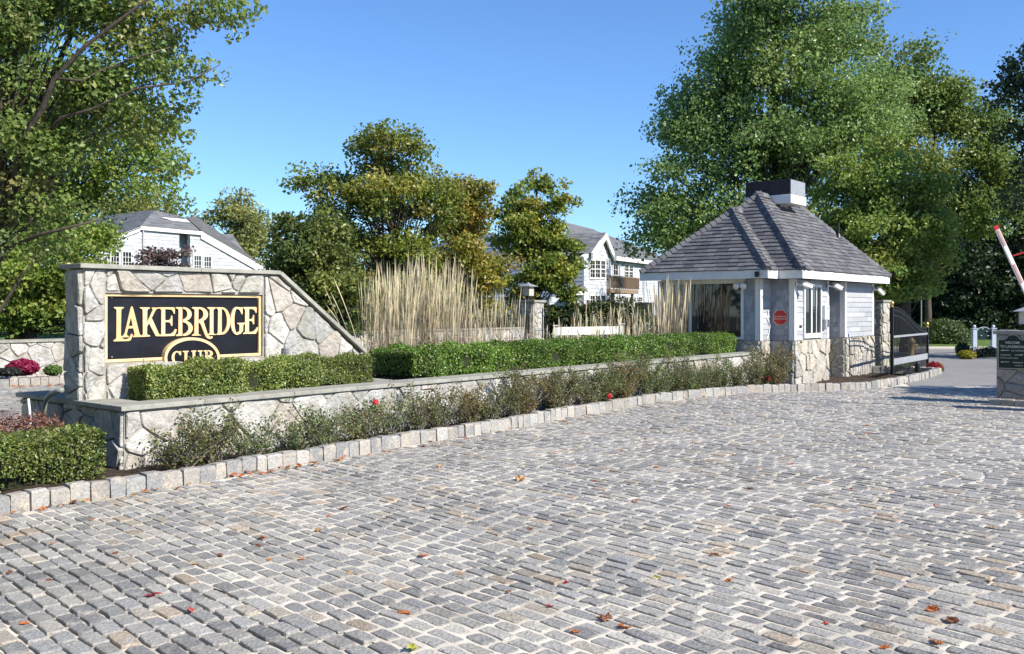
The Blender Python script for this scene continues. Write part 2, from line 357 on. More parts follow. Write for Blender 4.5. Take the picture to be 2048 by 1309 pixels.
def shrub(name, label, blobs, leaf, n, pal, cat='shrub', group=None, seed=1, mat='leaf', core=True, asp=.6, stem=True):
    """blobs: (centre Vector, radii)"""
    rs = np.random.RandomState(seed); base = Vector(blobs[0][0]); base.z = min(b[0].z-b[1][2] for b in blobs); th = thing(name, label, cat, base, group)
    w = np.array([b[1][0]*b[1][2] for b in blobs]); w = w/w.sum(); idx = rs.choice(len(blobs), n, p=w)
    d = rs.normal(size=(n, 3)); d /= np.linalg.norm(d, axis=1, keepdims=True); rr = rs.uniform(.45, 1.06, n)**.6
    bump = 1+.12*np.sin(d[:, 0]*7+seed)*np.sin(d[:, 2]*6+d[:, 1]*5)
    pos = np.array([blobs[i][0] for i in idx])+d*np.array([blobs[i][1] for i in idx])*(rr*bump)[:, None]
    pos[:, 2] = np.maximum(pos[:, 2], base.z+.01)
    col = pal_pick(rs, n, pal)*rs.uniform(.75, 1.25, n)[:, None]
    v, f, c = leaves_np(pos, d+rs.normal(size=(n, 3))*.6+np.array([0, 0, .3]), leaf*rs.uniform(.6, 1.3, n), col, rs, asp=asp, fold=.1)
    mesh_obj('foliage', v, f, c, M[mat], th, None)
    if stem:
        mb = MB(); r = random.Random(seed)
        for i in range(10):
            b = blobs[r.randrange(len(blobs))]; e = Vector(b[0])+Vector((r.uniform(-.6, .6)*b[1][0], r.uniform(-.6, .6)*b[1][1], r.uniform(0, .7)*b[1][2]))
            s = Vector((b[0][0]+r.uniform(-.15, .15)*b[1][0], b[0][1]+r.uniform(-.15, .15)*b[1][1], base.z)); mb.tube([s, s.lerp(e, .5)+Vector((0, 0, .02)), e], [.012*max(1, b[1][0]), .008, .003], 5)
        mb.build('stem', M['bark'], th)
    return th
def hedge(name, label, v0, v1, u0, u1, z0, z1, leaf, n, pal, seed, wob=.045, wf=None):
    """clipped box hedge in the planter frame"""
    rs = np.random.RandomState(seed); base = W((v0+v1)/2, (u0+u1)/2, z0); th = thing(name, label, 'hedge', base)
    L, D, Hh = v1-v0, u1-u0, z1-z0; A = [L*Hh*1.0, L*D, D*Hh, D*Hh, L*Hh*.35]; A = np.array(A)/sum(A); k = rs.choice(5, n, p=A)
    a = rs.uniform(0, 1, n); b = rs.uniform(0, 1, n); e = rs.exponential(.018, n)-.012
    v = np.where(k == 2, v0+e, np.where(k == 3, v1-e, v0+a*L)); u = np.where((k == 0), u1-e, np.where(k == 4, u0+e, np.where(k == 1, u0+b*D, u0+a*D)))
    z = np.where(k == 1, z1-e, z0+b*Hh)
    wv = wob*(np.sin(v*5.1+seed)+.6*np.sin(v*11.3+u*9))
    topf = (k == 1); z = np.where(topf, z+wv*.8+rs.normal(0, .013, n), z); u = np.where(k == 0, u+wv+.035*np.sin(z*14+v*3), u)
    rr = .07                                           # round the edges
    dz = np.clip(z-(z1-rr), 0, None)/rr; u = u-np.where(k == 0, dz**2*rr*.6, 0)
    du = np.clip(u-(u1-rr), 0, None)/rr; z = z-np.where(topf, du**2*rr*.6, 0)
    dv = np.clip((v0+rr)-v, 0, None)/rr; u = u-np.where(k == 0, dv**2*rr*.7, 0); z = z-np.where(topf, dv**2*rr*.5, 0)
    dv = np.clip(v-(v1-rr), 0, None)/rr; u = u-np.where(k == 0, dv**2*rr*.7, 0)
    gap = (np.sin(v*9+seed*2)+np.sin(v*4.3+1)+rs.normal(0, .5, n) > .3) & (z < z0+Hh*(.16+.14*np.sin(v*3.7)**2)) & (k != 1)   # ragged foot
    keep = ~gap; v, u, z, k = v[keep], u[keep], z[keep], k[keep]; n = len(v)
    sh = rs.rand(n) < .03; z = np.where(sh & (k == 1), z+rs.uniform(.01, .06, n), z); u = np.where(sh & (k == 0), u+rs.uniform(.01, .05, n), u)
    pos = np.stack([KX+VX*v+UX*u, KY+VY*v+UY*u, z], 1)
    nn = np.zeros((n, 3)); nn[k == 0] = U3; nn[k == 1] = (0, 0, 1); nn[k == 2] = -V3; nn[k == 3] = V3; nn[k == 4] = -U3
    col = pal_pick(rs, n, pal)*rs.uniform(.7, 1.3, n)[:, None]; cl = .82+.3*(np.sin(v*2.3)*np.sin(v*.9+2)+.4)[:, None]; col = col*np.clip(cl, .75, 1.2)
    vv, f, c = leaves_np(pos, nn*.55+rs.normal(size=(n, 3))*.65+np.array([0, 0, .25]), leaf*rs.uniform(.6, 1.3, n), col, rs, asp=.65, fold=.12)
    mesh_obj('foliage', vv, f, c, M['hedgeleaf'], th, None)
    mb = MB(); s = .07; nx = max(2, int(L/.12)); r = random.Random(seed)
    pts = []
    for i in range(nx+1):
        vv_ = v0+s+(L-2*s)*i/nx; j = r.uniform(-.012, .012)
        pts += [W(vv_, u0+s, z0+.0), W(vv_, u1-s-.03+j, z0+.0), W(vv_, u1-s+j, z0+Hh*.3), W(vv_, u1-s+j, z1-s-.03+j), W(vv_, u1-s-.04, z1-s+j), W(vv_, u0+s, z1-s+j)]
    fs = []
    for i in range(nx):
        for q in range(6): fs.append((i*6+q, i*6+(q+1) % 6, (i+1)*6+(q+1) % 6, (i+1)*6+q))
    fs += [tuple(range(6)), tuple(range(nx*6, nx*6+6))]; mb.add(pts, fs); mb.build('twig_light_block', M['core'], th)  # solid twig core added to block light; inner shade is in its colour
    return th
PAL_BOX = [(.50, .50, .26, .8), (.19, .27, .05, 4), (.28, .33, .075, 3), (.075, .13, .028, 3), (.38, .38, .13, 1)]  # palest entries here and below put leaf glints into the colour
PAL_BOX2 = [(0.416, 0.475, 0.192, 0.4), (0.125, 0.24, 0.0317, 4), (0.187, 0.3, 0.0432, 3), (0.078, 0.15, 0.0259, 3), (0.281, 0.33, 0.0864, 0.6)]
# ================================================================ THE SETTING
KERB = [(-330, 1100), (-160, 1063), (0, 1032), (97, 1014), (296, 982), (393, 966.6), (495.6, 946), (646, 922), (700, 912), (850, 886), (1000, 862), (1098, 842), (1171, 829), (1244, 817), (1293, 807.5), (1347, 800.5), (1415, 793), (1500, 786.5), (1605, 784), (1701, 781), (1754, 777), (1783, 772.5), (1812, 766.5), (1844, 760), (1872, 752), (1881, 748)]
KP = [G(a, b) for a, b in KERB]
KP.append(KP[-1]+Vector((-.45, .75, 0))); KP.append(KP[-1]+Vector((-1.3, .5, 0)))
KW = [toW(p.x, p.y) for p in KP]
def kerb_u(v):
    for i in range(len(KW)-3):
        a, b = KW[i], KW[i+1]
        if a[0] <= v <= b[0]: return a[1]+(b[1]-a[1])*(v-a[0])/(b[0]-a[0]+1e-9)
    return KW[0][1] if v < KW[0][0] else KW[-4][1]
mb = MB(); mb.add([(-400, -60, -.15), (400, -60, -.15), (400, 600, -.15), (-400, 600, -.15)], [(0, 1, 2, 3)]); struct('ground', mb, M['ground'])
# joint bed under the cobbles
mb = MB(); nx, ny = 60, 60
def sheet(mb, poly, z): mb.add([(p[0], p[1], z) for p in poly], [tuple(range(len(poly)))])
from mathutils import noise as mn
kk = [(q.x, q.y) for q in KP if q.y < 20.9]; sheet(mb, [(16, 20.2), (kk[-1][0], 20.9)]+kk[::-1]+[(-14, 1), (-14, -12), (16, -12)], -.013)
vs, fs, ix = [], [], {}; st_ = .10
def jz(a, b): q = Vector((a, b, 0)); return -.0022+.0075*min(.22, mn.noise(q*1.1)+.6*mn.noise(q*4.7))
a = -1.5
while a < 21:
    b = -7.0
    while b < 14:
        p = W(a, b)
        if p.y > 3.4 and p.y < 20.1 and abs(p.x) < .6*p.y+2.8 and b > kerb_u(a)+.0:
            ks = []
            for da, db in ((0, 0), (1, 0), (1, 1), (0, 1)):
                key = (round(a/st_)+da, round(b/st_)+db)
                if key not in ix: w_ = W(key[0]*st_, key[1]*st_); ix[key] = len(vs); vs.append((w_.x, w_.y, jz(w_.x, w_.y)))
                ks.append(ix[key])
            fs.append(tuple(ks))
        b += st_
    a += st_
mb.add(vs, fs); sheet(mb, [tuple(W(-9, -12.2)[:2]), tuple(W(8, -12.2)[:2]), tuple(W(8, -2.5)[:2]), tuple(W(-9, -2.5)[:2])], -.005); struct('road_joints', mb, M['mortar'])
# cobbles
CC = [(0.285, 0.279, 0.265), (0.327, 0.314, 0.292), (0.243, 0.24, 0.232), (0.38, 0.36, 0.324), (0.308, 0.297, 0.271), (0.267, 0.263, 0.257), (0.426, 0.4, 0.35), (0.338, 0.303, 0.25), (0.367, 0.303, 0.234), (0.196, 0.192, 0.189)]
CW = [26, 26, 22, 16, 24, 16, 9, 12, 6, 9]
def cobble(mb, v, u, lv, lu, ang, r, lod):
    c = r.choices(CC, CW)[0]; g = r.uniform(.80, 1.12)*(1+.16*mn.noise(Vector((v*.35, u*.9, 0)))+.14*mn.noise(Vector((v*1.3, u*1.3, 5)))); c = tuple(x*g for x in c)
    hz = r.uniform(-.004, .004)+.004*mn.noise(Vector((v*.8, u*.8, 9))); tx, ty = r.uniform(-.02, .02), r.uniform(-.035, .035); ca, sa = math.cos(ang), math.sin(ang)
    a, b = lu/2, lv/2; ch = .009*r.uniform(.5, 2.2); j = lambda: r.uniform(-.006, .006)
    o = [(-a+ch, -b+j()), (0, -b+j()), (a-ch, -b+j()), (a+j(), -b+ch), (a+j(), b-ch), (a-ch, b+j()), (0, b+j()), (-a+ch, b+j()), (-a+j(), b-ch), (-a+j(), -b+ch)]
    n = len(o); vs = []
    for sc, h in ((0, -.03), (.0005, -.001), (.003, .0035), (.010, .0052)) if lod else ((0, -.03), (.001, .001), (.007, .005)):
        for (x, y) in o:
            x2 = x-math.copysign(min(abs(x), sc), x) if abs(x) > .02 else x; y2 = y-math.copysign(min(abs(y), sc), y)
            rx, ry = x2*ca-y2*sa, x2*sa+y2*ca
            vs.append(W(v+ry, u+rx, h+hz+(x*tx+y*ty if h > -.02 else 0)))
    k = len(vs)//n; fs = []
    for L in range(k-1):
        for q in range(n): fs.append((L*n+q, L*n+(q+1) % n, (L+1)*n+(q+1) % n, (L+1)*n+q))
    fs.append(tuple(range((k-1)*n, k*n))); mb.add(vs, fs, c)
mb = MB(); r = random.Random(3); v = -9.0; row = 0; cnt = 0
while v < 24:
    rw = r.uniform(.100, .122); u = -1.0+r.uniform(0, .2)
    while u < 15:
        lu = r.choice([.165, .18, .19, .21, .175, .20])*r.uniform(.88, 1.12); uc = u+lu/2; u += lu+.021
        vv = v+rw/2-.07*uc-.008*uc*uc+.02*math.sin(uc*1.3+v*.5)
        p = W(vv, uc)
        if p.y < 3.6 or p.y > 20.15 or abs(p.x) > .60*p.y+2.6: continue
        if uc < kerb_u(vv)+.07: continue
        if p.x > 8.0 and p.y > 19.7: continue
        cobble(mb, vv, uc, rw-.017*r.uniform(.7, 1.5), lu, -.07-.012*uc+r.uniform(-.025, .025), r, p.y < 9); cnt += 1
    v += rw; row += 1
v = -4.0                                                # cobbled side road behind the planter
while v < 7:
    u = -12.15+r.uniform(0, .2)
    while u < -2.6:
        lu = .22*r.uniform(.85, 1.15); p = W(v, u+lu/2); px = CX+FPX*p.x/p.y
        if -40 < px < 140: cobble(mb, v, u+lu/2, .115, lu, 0, r, False)
        u += lu+.016
    v += .13
struct('road', mb, M['cobble'])
# asphalt, lawns, path
mb = MB()
kq = [(q.x, q.y) for q in KP if q.y > 20.3]; sheet(mb, [(kq[0][0]-.25, 20.15), (30, 20.15), (30, 31.2), (13.0, 31.2), (12.5, 28.3), (10.6, 25.2)]+kq[::-1], -.004)
sheet(mb, [(-60, 31.2), (80, 31.2), (80, 38.6), (-60, 38.6)], -.004); struct('driveway', mb, M['asphalt'])
mb = MB(); sheet(mb, [(7.8, 25.3), (9.3, 25.0), (10.6, 25.6), (12.5, 28.3), (13.0, 31.1), (-60, 31.1), (-60, 27), (4, 26.5)], .012); sheet(mb, [(-80, 40.2), (120, 40.2), (120, 90), (-80, 90)], .02)
struct('lawn', mb, M['lawn'])
mb = MB(); mb.boxv((-60, 38.6, -.02), (140, 0, 0), (0, 1.6, 0), (0, 0, .06)); struct('sunlit_road_strip', mb, mk('sunlit_road_tone', (.50, .46, .38), rough=.95, ns=2, nv=.15))  # pale strip: sunlight on the far road is put into its colour
# kerb of granite setts
KC = [(.27, .27, .265), (.31, .305, .29), (.25, .25, .25), (.33, .31, .28), (.29, .27, .245), (.35, .34, .32)]
def kerbline(mb, pts, h, r, depth=.13, side=-1, w0=.115, w1=.205):
    seg = [(pts[i+1]-pts[i]).length for i in range(len(pts)-1)]; tot = sum(seg); s = 0
    def at(s):
        for i, l in enumerate(seg):
            if s <= l or i == len(seg)-1: return pts[i].lerp(pts[i+1], min(1, s/l)), (pts[i+1]-pts[i]).normalized()
            s -= l
    while s < tot-.05:
        w = r.uniform(w0, w1); p, d = at(min(tot, s+w/2)); nrm = Vector((-d.y, d.x, 0)); nrm = nrm if side > 0 else -nrm
        s += w+.012; c = r.choice(KC); g = r.uniform(.85, 1.12); c = tuple(x*g for x in c)
        hh = h*r.uniform(.92, 1.08); ox = r.uniform(-.008, .008); a = w/2; an = r.uniform(-.04, .04); d = Vector((d.x*math.cos(an)-d.y*math.sin(an), d.x*math.sin(an)+d.y*math.cos(an), 0)); bv = .014
        def ring(ia, z, f, k): return [p+d*(-a+ia)+nrm*(f+ox)+Z3*z, p+d*(a-ia)+nrm*(f+ox)+Z3*z, p+d*(a-ia)+nrm*(k+ox)+Z3*z, p+d*(-a+ia)+nrm*(k+ox)+Z3*z]
        vs = ring(0, -.05, 0, depth)+ring(0, hh-.022, .006, depth)+ring(.005, hh-.006, .012, depth-.008)+ring(.018, hh, .028, depth-.025)
        q = [Vector(x)+Vector((r.uniform(-.007, .007), r.uniform(-.007, .007), r.uniform(-.006, .006) if i > 3 else 0)) for i, x in enumerate(vs)]
        fs = [(L*4+k, L*4+(k+1) % 4, L*4+4+(k+1) % 4, L*4+4+k) for L in range(3) for k in range(4)]+[(12, 13, 14, 15)]; mb.add(q, fs, c)
mb = MB(); kerbline(mb, KP, .15, random.Random(4), side=1)
kerbline(mb, [W(-3, -12.25), W(8, -12.25)], .17, random.Random(5), side=1, w0=.16, w1=.26)
kerbline(mb, [W(13.28, 5.12), W(13.28, 8.0)], .12, random.Random(6), side=-1)
struct('kerb', mb, M['kerb'])
mb = MB()                                               # mortar tying the kerb setts together
for i in range(len(KP)-1):
    a, b = KP[i], KP[i+1]; d = (b-a).normalized(); n = Vector((-d.y, d.x, 0)); mb.boxv(a+n*.03+Z3*-.03, b-a, n*.07, Z3*.135)
struct('kerb_joints', mb, M['mortar'])
# planting beds
def bed(mb, A, B, z0, r, n=6, amp=.02, zf=None):
    vs = []; fs = []
    for a, b in zip(A, B):
        for j in range(n+1):
            p = Vector(a).lerp(Vector(b), j/n); vs.append((p.x, p.y, (zf(toW(p.x, p.y)[0]) if zf else z0)+r.uniform(-amp, amp)))
    for i in range(len(A)-1):
        for j in range(n): fs.append((i*(n+1)+j, i*(n+1)+j+1, (i+1)*(n+1)+j+1, (i+1)*(n+1)+j))
    mb.add(vs, fs)
def bedz(v): return .075-.125*min(1, max(0, (v-10)/4.5))
r = random.Random(9); mb = MB(); A = []; B = []
for i in range(len(KP)-3):
    a, b = KP[i], KP[i+1]; k = max(1, int((b-a).length/.25))
    for q in range(k):
        p = a.lerp(b, q/k); d = (b-a).normalized(); n = Vector((-d.y, d.x, 0)); v, u = toW(p.x, p.y); A.append(p+n*.10)
        B.append(W(v, -1.35 if v < .05 else -.12) if v < 15.4 else W(v, .3))
bed(mb, A, B, .075, r, zf=bedz); bed(mb, [W(v, -.4) for v in np.arange(.3, 15.6, .3)], [W(v, -2.2) for v in np.arange(.3, 15.6, .3)], .60, r)
bed(mb, [W(v, -12.35) for v in np.arange(-3, 8, .4)], [W(v, -13.7) for v in np.arange(-3, 8, .4)], .08, r)
bed(mb, [W(v, .32) for v in np.arange(18, 24.6, .3)], [W(v, -1.6) for v in np.arange(18, 24.6, .3)], -.05, r)
struct('planting_bed', mb, M['soil'])

# ================================================================ STONE WALLS
def face_stones(mb, A, ax, nrm, length, z0, z1, size, depth=.03, gap=.01, seed=1, cols=STONES, asp=1.0):
    A = Vector(A); ax = Vector(ax); nrm = Vector(nrm)
    stonework(mb, [(0, z0), (length, z0), (length, z1), (0, z1)], lambda a, b, h: A+ax*a+nrm*h+Z3*(b-A.z), size, depth, gap, seed, cols, asp)
CAPT = .05
VE = sv(1520, -.02)                                     # where the planter meets the gatehouse
# raised planter
pl = thing('stone_planter', 'long raised stone planter with flat bluestone capping holding both clipped hedges', 'planter', W(0, 0, 0))
mb = MB(); T = .30
for (a, b, c, d) in ((.06, VE, -.06-T, -.06), (.06, .06+T, -2.4, -.06-T), (.06+T, 15.2, -2.4, -2.12), (3.85, 4.15, -2.12, -.06-T)): mb.wbox(a, b, c, d, -.05, .655)
mb.build('wall_core', M['wallmortar'], pl)
mb = MB(); face_stones(mb, W(.06, -.06, 0), V3, U3, VE-.06, -.02, .655, .40, .032, .007, 11, asp=1.35)
face_stones(mb, W(.06, -.06, 0), -U3, -V3, 2.34, -.02, .655, .40, .032, .007, 12, asp=1.1); mb.build('stone_facing', M['stone'], pl)
def caps(mb, v0, v1, u0, u1, z, along, r, L=1.15, t=CAPT, rise=0):
    s = (v0 if along == 'v' else u0); e = (v1 if along == 'v' else u1)
    while s < e-.01:
        q = min(e, s+L*r.uniform(.75, 1.2)); q = e if e-q < .3 else q; j = r.uniform(-.003, .003)
        if along == 'v': mb.wbox(s+.002, q-.002, u0+j, u1+j, z-t+j*.5, z+j*.5)
        else: mb.wbox(v0+j, v1+j, s+.002, q-.002, z-t+j*.5, z+j*.5)
        s = q
r = random.Random(21); mb = MB(); caps(mb, 0, VE, -.40, 0, .71, 'v', r); caps(mb, 0, .40, -2.46, -.402, .71, 'u', r); caps(mb, .402, 15.2, -2.46, -2.10, .708, 'v', r); caps(mb, 3.80, 4.20, -2.09, -.402, .709, 'u', r)
mb.build('coping', M['cap'], pl, bevel=.006)
# sign wall
US = -.90; TH = .40
sw = thing('sign_wall', 'tall grey fieldstone entrance wall with sloping right shoulder framing the black name board', 'stone wall', W(2, US-.2, .6))
S1 = W(sv(565, US), US); vs1 = sv(563, US+.05); vs2 = sv(729, US+.05)
ZT = 2.125; zE = onU(728, 708, US).z; v0w = .06
pL = [(v0w, .55), (v0w, ZT), (vs1-.03, ZT), (vs2, zE), (vs2+.12, zE-.05), (vs2+.12, .55)]
# board opening
bl = sv(213.5, US); br = sv(528, US); bt = onU(213.5, 586, US).z; bb = onU(213.5, 727.5, US).z
print('board', bl, br, bt, bb, 'shoulder', vs1, vs2, zE, 'VE', VE)
RD = .085                                               # recess depth of the board
mb = MB()
def pslab(mb, poly, u0, u1): mb.prism([W(p[0], u0, p[1]) for p in poly], U3*(u1-u0))
pslab(mb, pL, US-TH, US-RD-.03)
fr = US-.028
for poly in ([(v0w, .55), (v0w, ZT), (bl, ZT), (bl, .55)], [(bl, bt), (bl, ZT), (br, ZT), (br, bt)], [(bl, .55), (bl, bb), (br, bb), (br, .55)], [(br, .55), (br, ZT), (vs1-.03, ZT), (vs2, zE), (vs2+.12, zE-.05), (vs2+.12, .55)]): pslab(mb, poly, US-RD-.029, fr)
mb.build('wall_core', M['wallmortar'], sw)
mb = MB(); to = lambda a, b, h: W(a, fr+h, b)
stonework(mb, [(v0w, .6), (bl-.01, .6), (bl-.01, ZT), (v0w, ZT)], to, .38, .034, .0065, 31)
stonework(mb, [(bl, bt+.015), (br, bt+.015), (br, ZT), (bl, ZT)], to, .27, .034, .0065, 35, asp=2.2)
stonework(mb, [(bl, .6), (br, .6), (br, bb-.01), (bl, bb-.01)], to, .30, .04, .008, 33, asp=1.5)
stonework(mb, [(br+.012, .6), (vs2+.12, .6), (vs2+.12, zE-.05), (vs2, zE), (vs1-.03, ZT), (br+.012, ZT)], to, .37, .034, .007, 37)
stonework(mb, [(0, .6), (TH-.03, .6), (TH-.03, ZT), (0, ZT)], lambda a, b, h: W(v0w-h, fr-a, b), .36, .034, .0065, 38)
mb.build('stone_facing', M['stone'], sw)
mb = MB(); r = random.Random(5)
caps(mb, 0, vs1, US-TH-.06, US+.04, 2.18, 'v', r, L=1.4)
a = W(vs1+.004, US-TH-.06, 2.155); b = W(vs2+.05, US-TH-.06, zE+.03); d = (b-a).normalized(); nu = d.cross(U3).normalized(); nu = nu if nu.z > 0 else -nu
L = (b-a).length
for i in range(2): mb.boxv(a+d*(L*i/2+.003)-nu*.025, d*(L/2-.005), U3*(TH+.10), nu*.05)
mb.build('coping', M['cap'], sw, bevel=.006)

# ---------------------------------------------------------------- the name board
UB = US-RD                                               # face of the black panel
nb = thing('name_board', 'black name board reading Lakebridge Club in raised cream serif letters, set in the sign wall', 'sign', W((bl+br)/2, UB, bb))
mb = MB(); mb.wbox(bl+.005, br-.005, UB-.02, UB, bb+.005, bt-.005); mb.build('panel', M['panel'], nb)
fw = .034; mb = MB()
def frame(mb, v0, v1, z0, z1, w, u0, u1):
    mb.wbox(v0, v1, u0, u1, z1-w, z1); mb.wbox(v0, v1, u0, u1, z0, z0+w); mb.wbox(v0, v0+w, u0, u1-.001, z0+w, z1-w); mb.wbox(v1-w, v1, u0, u1-.001, z0+w, z1-w)
frame(mb, bl+.004, br-.004, bb+.004, bt-.004, fw, UB-.01, UB+.032); mb.build('frame', M['gold'], nb, bevel=.006)
def z4(x, y): return onU(210+x/8.442, 580+y/8.442, UB+.012)
cnt_ = [0]
def glyph(mb, pts, off=0, x5=False):
    cnt_[0] += 1; e = .016+.00035*(cnt_[0] % 23)
    q = [z4(p[0]+(1308.5 if x5 else 0), p[1]) for p in pts]; q = [Vector((p.x, p.y, p.z))-U3*.013 for p in q]; mb.prism(q, U3*e)
def arc(mb, cx, cy, ro, so, ri, si, a0, a1, x5=False, n=16, dx=0):
    o = []
    for i in range(n+1):
        t = math.radians(a0+(a1-a0)*i/n); o.append((cx+ro*math.cos(t), cy-so*math.sin(t)))
    for i in range(n, -1, -1):
        t = math.radians(a0+(a1-a0)*i/n); o.append((cx+dx+ri*math.cos(t), cy-si*math.sin(t)))
    glyph(mb, o, x5=x5)
mb = MB()
glyph(mb, [(148, 292), (312, 292), (316, 308), (285, 322), (272, 345), (266, 760), (280, 812), (330, 838), (385, 830), (418, 800), (440, 745), (462, 745), (466, 775), (432, 850), (400, 866), (145, 872), (142, 855), (175, 840), (190, 815), (194, 345), (182, 322), (150, 310)])
glyph(mb, [(440, 283), (460, 283), (452, 400), (398, 612), (388, 655), (366, 745), (372, 770), (402, 784), (400, 800), (275, 806), (272, 790), (305, 778), (330, 735), (425, 330)])
glyph(mb, [(445, 283), (460, 283), (475, 320), (580, 740), (600, 770), (635, 778), (635, 795), (472, 800), (470, 785), (490, 775), (498, 745), (472, 640), (436, 470), (428, 340)])
glyph(mb, [(392, 612), (478, 610), (486, 650), (384, 655)])
glyph(mb, [(585, 296), (752, 298), (752, 316), (722, 330), (710, 350), (706, 740), (718, 762), (757, 768), (757, 788), (620, 796), (618, 778), (634, 760), (638, 740), (634, 345), (622, 325), (588, 312)])
glyph(mb, [(788, 300), (905, 300), (905, 316), (870, 325), (848, 350), (706, 625), (706, 560), (805, 345), (800, 328), (788, 318)])
glyph(mb, [(745, 520), (788, 482), (905, 740), (935, 768), (935, 785), (855, 783), (738, 560)])
glyph(mb, [(905, 296), (1000, 296), (1012, 330), (1012, 745), (1005, 783), (930, 785), (932, 770), (948, 745), (948, 345), (930, 320), (905, 314)])
glyph(mb, [(1000, 296), (1160, 296), (1175, 315), (1174, 400), (1160, 408), (1148, 370), (1120, 335), (1012, 326)])
glyph(mb, [(1012, 515), (1085, 515), (1105, 490), (1115, 438), (1132, 438), (1134, 600), (1118, 612), (1100, 565), (1080, 548), (1012, 546)])
glyph(mb, [(1005, 752), (1110, 745), (1150, 720), (1180, 665), (1205, 668), (1205, 690), (1168, 778), (1000, 784)])
glyph(mb, [(1190, 294), (1300, 294), (1300, 776), (1198, 782), (1198, 765), (1235, 745), (1238, 345), (1225, 322), (1190, 312)])
arc(mb, 1318, 412, 140, 118, 70, 88, 92, -92); arc(mb, 1318, 648, 158, 130, 86, 98, 92, -92)
glyph(mb, [(155, 294), (262, 294), (262, 740), (275, 758), (305, 762), (305, 772), (160, 775), (160, 760), (195, 745), (200, 345), (185, 322), (155, 312)], x5=True)
glyph(mb, [(262, 294), (284, 294), (284, 325), (262, 325)], x5=True); arc(mb, 280, 415, 145, 121, 68, 90, 92, -95, x5=True)
glyph(mb, [(262, 530), (330, 505), (345, 525), (415, 735), (440, 780), (470, 795), (490, 785), (505, 790), (500, 812), (470, 830), (430, 828), (395, 800), (370, 750), (300, 575), (262, 548)], x5=True)
glyph(mb, [(415, 294), (555, 296), (552, 315), (522, 330), (515, 350), (515, 715), (525, 745), (560, 752), (560, 762), (425, 764), (425, 750), (450, 742), (455, 715), (455, 345), (445, 325), (415, 312)], x5=True)
glyph(mb, [(562, 296), (655, 296), (655, 757), (575, 762), (572, 748), (590, 735), (595, 345), (580, 320), (562, 312)], x5=True)
arc(mb, 655, 526, 148, 231, 90, 203, 90, -90, x5=True)
arc(mb, 915, 525, 112, 236, 48, 206, 70, 275, x5=True, n=22)
glyph(mb, [(925, 289), (985, 300), (1012, 292), (1014, 400), (1000, 418), (985, 385), (962, 340), (930, 318)], x5=True)
glyph(mb, [(925, 560), (1050, 556), (1050, 575), (1028, 590), (1022, 610), (1020, 690), (980, 742), (915, 761), (915, 733), (960, 700), (962, 600), (950, 582), (925, 575)], x5=True)
glyph(mb, [(1025, 292), (1120, 292), (1122, 320), (1120, 740), (1022, 748), (1022, 735), (1055, 715), (1056, 340), (1040, 318), (1025, 310)], x5=True)
glyph(mb, [(1118, 292), (1240, 290), (1250, 310), (1248, 385), (1235, 395), (1222, 360), (1190, 328), (1118, 322)], x5=True)
glyph(mb, [(1118, 498), (1165, 495), (1183, 470), (1190, 425), (1206, 425), (1208, 575), (1190, 585), (1178, 545), (1160, 525), (1118, 528)], x5=True)
glyph(mb, [(1118, 715), (1200, 705), (1235, 670), (1255, 630), (1272, 645), (1268, 680), (1235, 742), (1110, 745)], x5=True)
mb.build('lettering', M['gold'], nb)
mb = MB(); o = [(1424+440*math.cos(t), 1150-322*math.sin(t)) for t in [2*math.pi*i/40 for i in range(40)]]
q = [z4(*p)-U3*.01 for p in o]; mb.prism(q, U3*.062); mb.build('oval_panel', M['panel'], nb)
mb = MB(); arc_ = lambda ro, so: [(1424+ro*math.cos(2*math.pi*i/48), 1150-so*math.sin(2*math.pi*i/48)) for i in range(48)]
A_ = [z4(*p)-U3*.01 for p in arc_(469, 347)]; B_ = [z4(*p)-U3*.01 for p in arc_(424, 300)]; n = 48
mb.add(A_+B_+[p+U3*.074 for p in A_]+[p+U3*.074 for p in B_], [(i, (i+1) % n, n+(i+1) % n, n+i) for i in range(n)]+[(2*n+i, 2*n+(i+1) % n, 3*n+(i+1) % n, 3*n+i) for i in range(n)]+[(i, (i+1) % n, 2*n+(i+1) % n, 2*n+i) for i in range(n)]+[(n+i, n+(i+1) % n, 3*n+(i+1) % n, 3*n+i) for i in range(n)])
mb.build('oval_rim', M['gold'], nb)
UB_ = UB; mb = MB()
def g2(pts): 
    cnt_[0] += 1; q = [z4(*p)+U3*.040 for p in pts]; mb.prism(q, U3*(.012+.0004*(cnt_[0] % 17)))
def arc2(cx, cy, ro, so, ri, si, a0, a1, n=14):
    o = [(cx+ro*math.cos(math.radians(a0+(a1-a0)*i/n)), cy-so*math.sin(math.radians(a0+(a1-a0)*i/n))) for i in range(n+1)]
    o += [(cx+ri*math.cos(math.radians(a0+(a1-a0)*i/n)), cy-si*math.sin(math.radians(a0+(a1-a0)*i/n))) for i in range(n, -1, -1)]; g2(o)
arc2(1172, 1140, 92, 108, 44, 88, 50, 310); g2([(1205, 1045), (1240, 1030), (1240, 1100), (1222, 1105), (1195, 1065)])
g2([(1268, 1030), (1368, 1028), (1368, 1046), (1345, 1056), (1342, 1215), (1400, 1212), (1425, 1180), (1425, 1240), (1268, 1244), (1268, 1226), (1296, 1216), (1298, 1056), (1268, 1046)])
g2([(1412, 1025), (1495, 1022), (1495, 1040), (1477, 1050), (1477, 1160), (1495, 1205), (1530, 1215), (1530, 1238), (1470, 1230), (1436, 1180), (1432, 1050), (1412, 1042)])
g2([(1520, 1022), (1600, 1020), (1600, 1038), (1582, 1048), (1580, 1180), (1556, 1232), (1525, 1238), (1525, 1216), (1550, 1195), (1556, 1150), (1552, 1048), (1520, 1040)])
g2([(1624, 1020), (1700, 1018), (1700, 1232), (1624, 1236), (1624, 1218), (1650, 1208), (1650, 1046), (1624, 1038)])
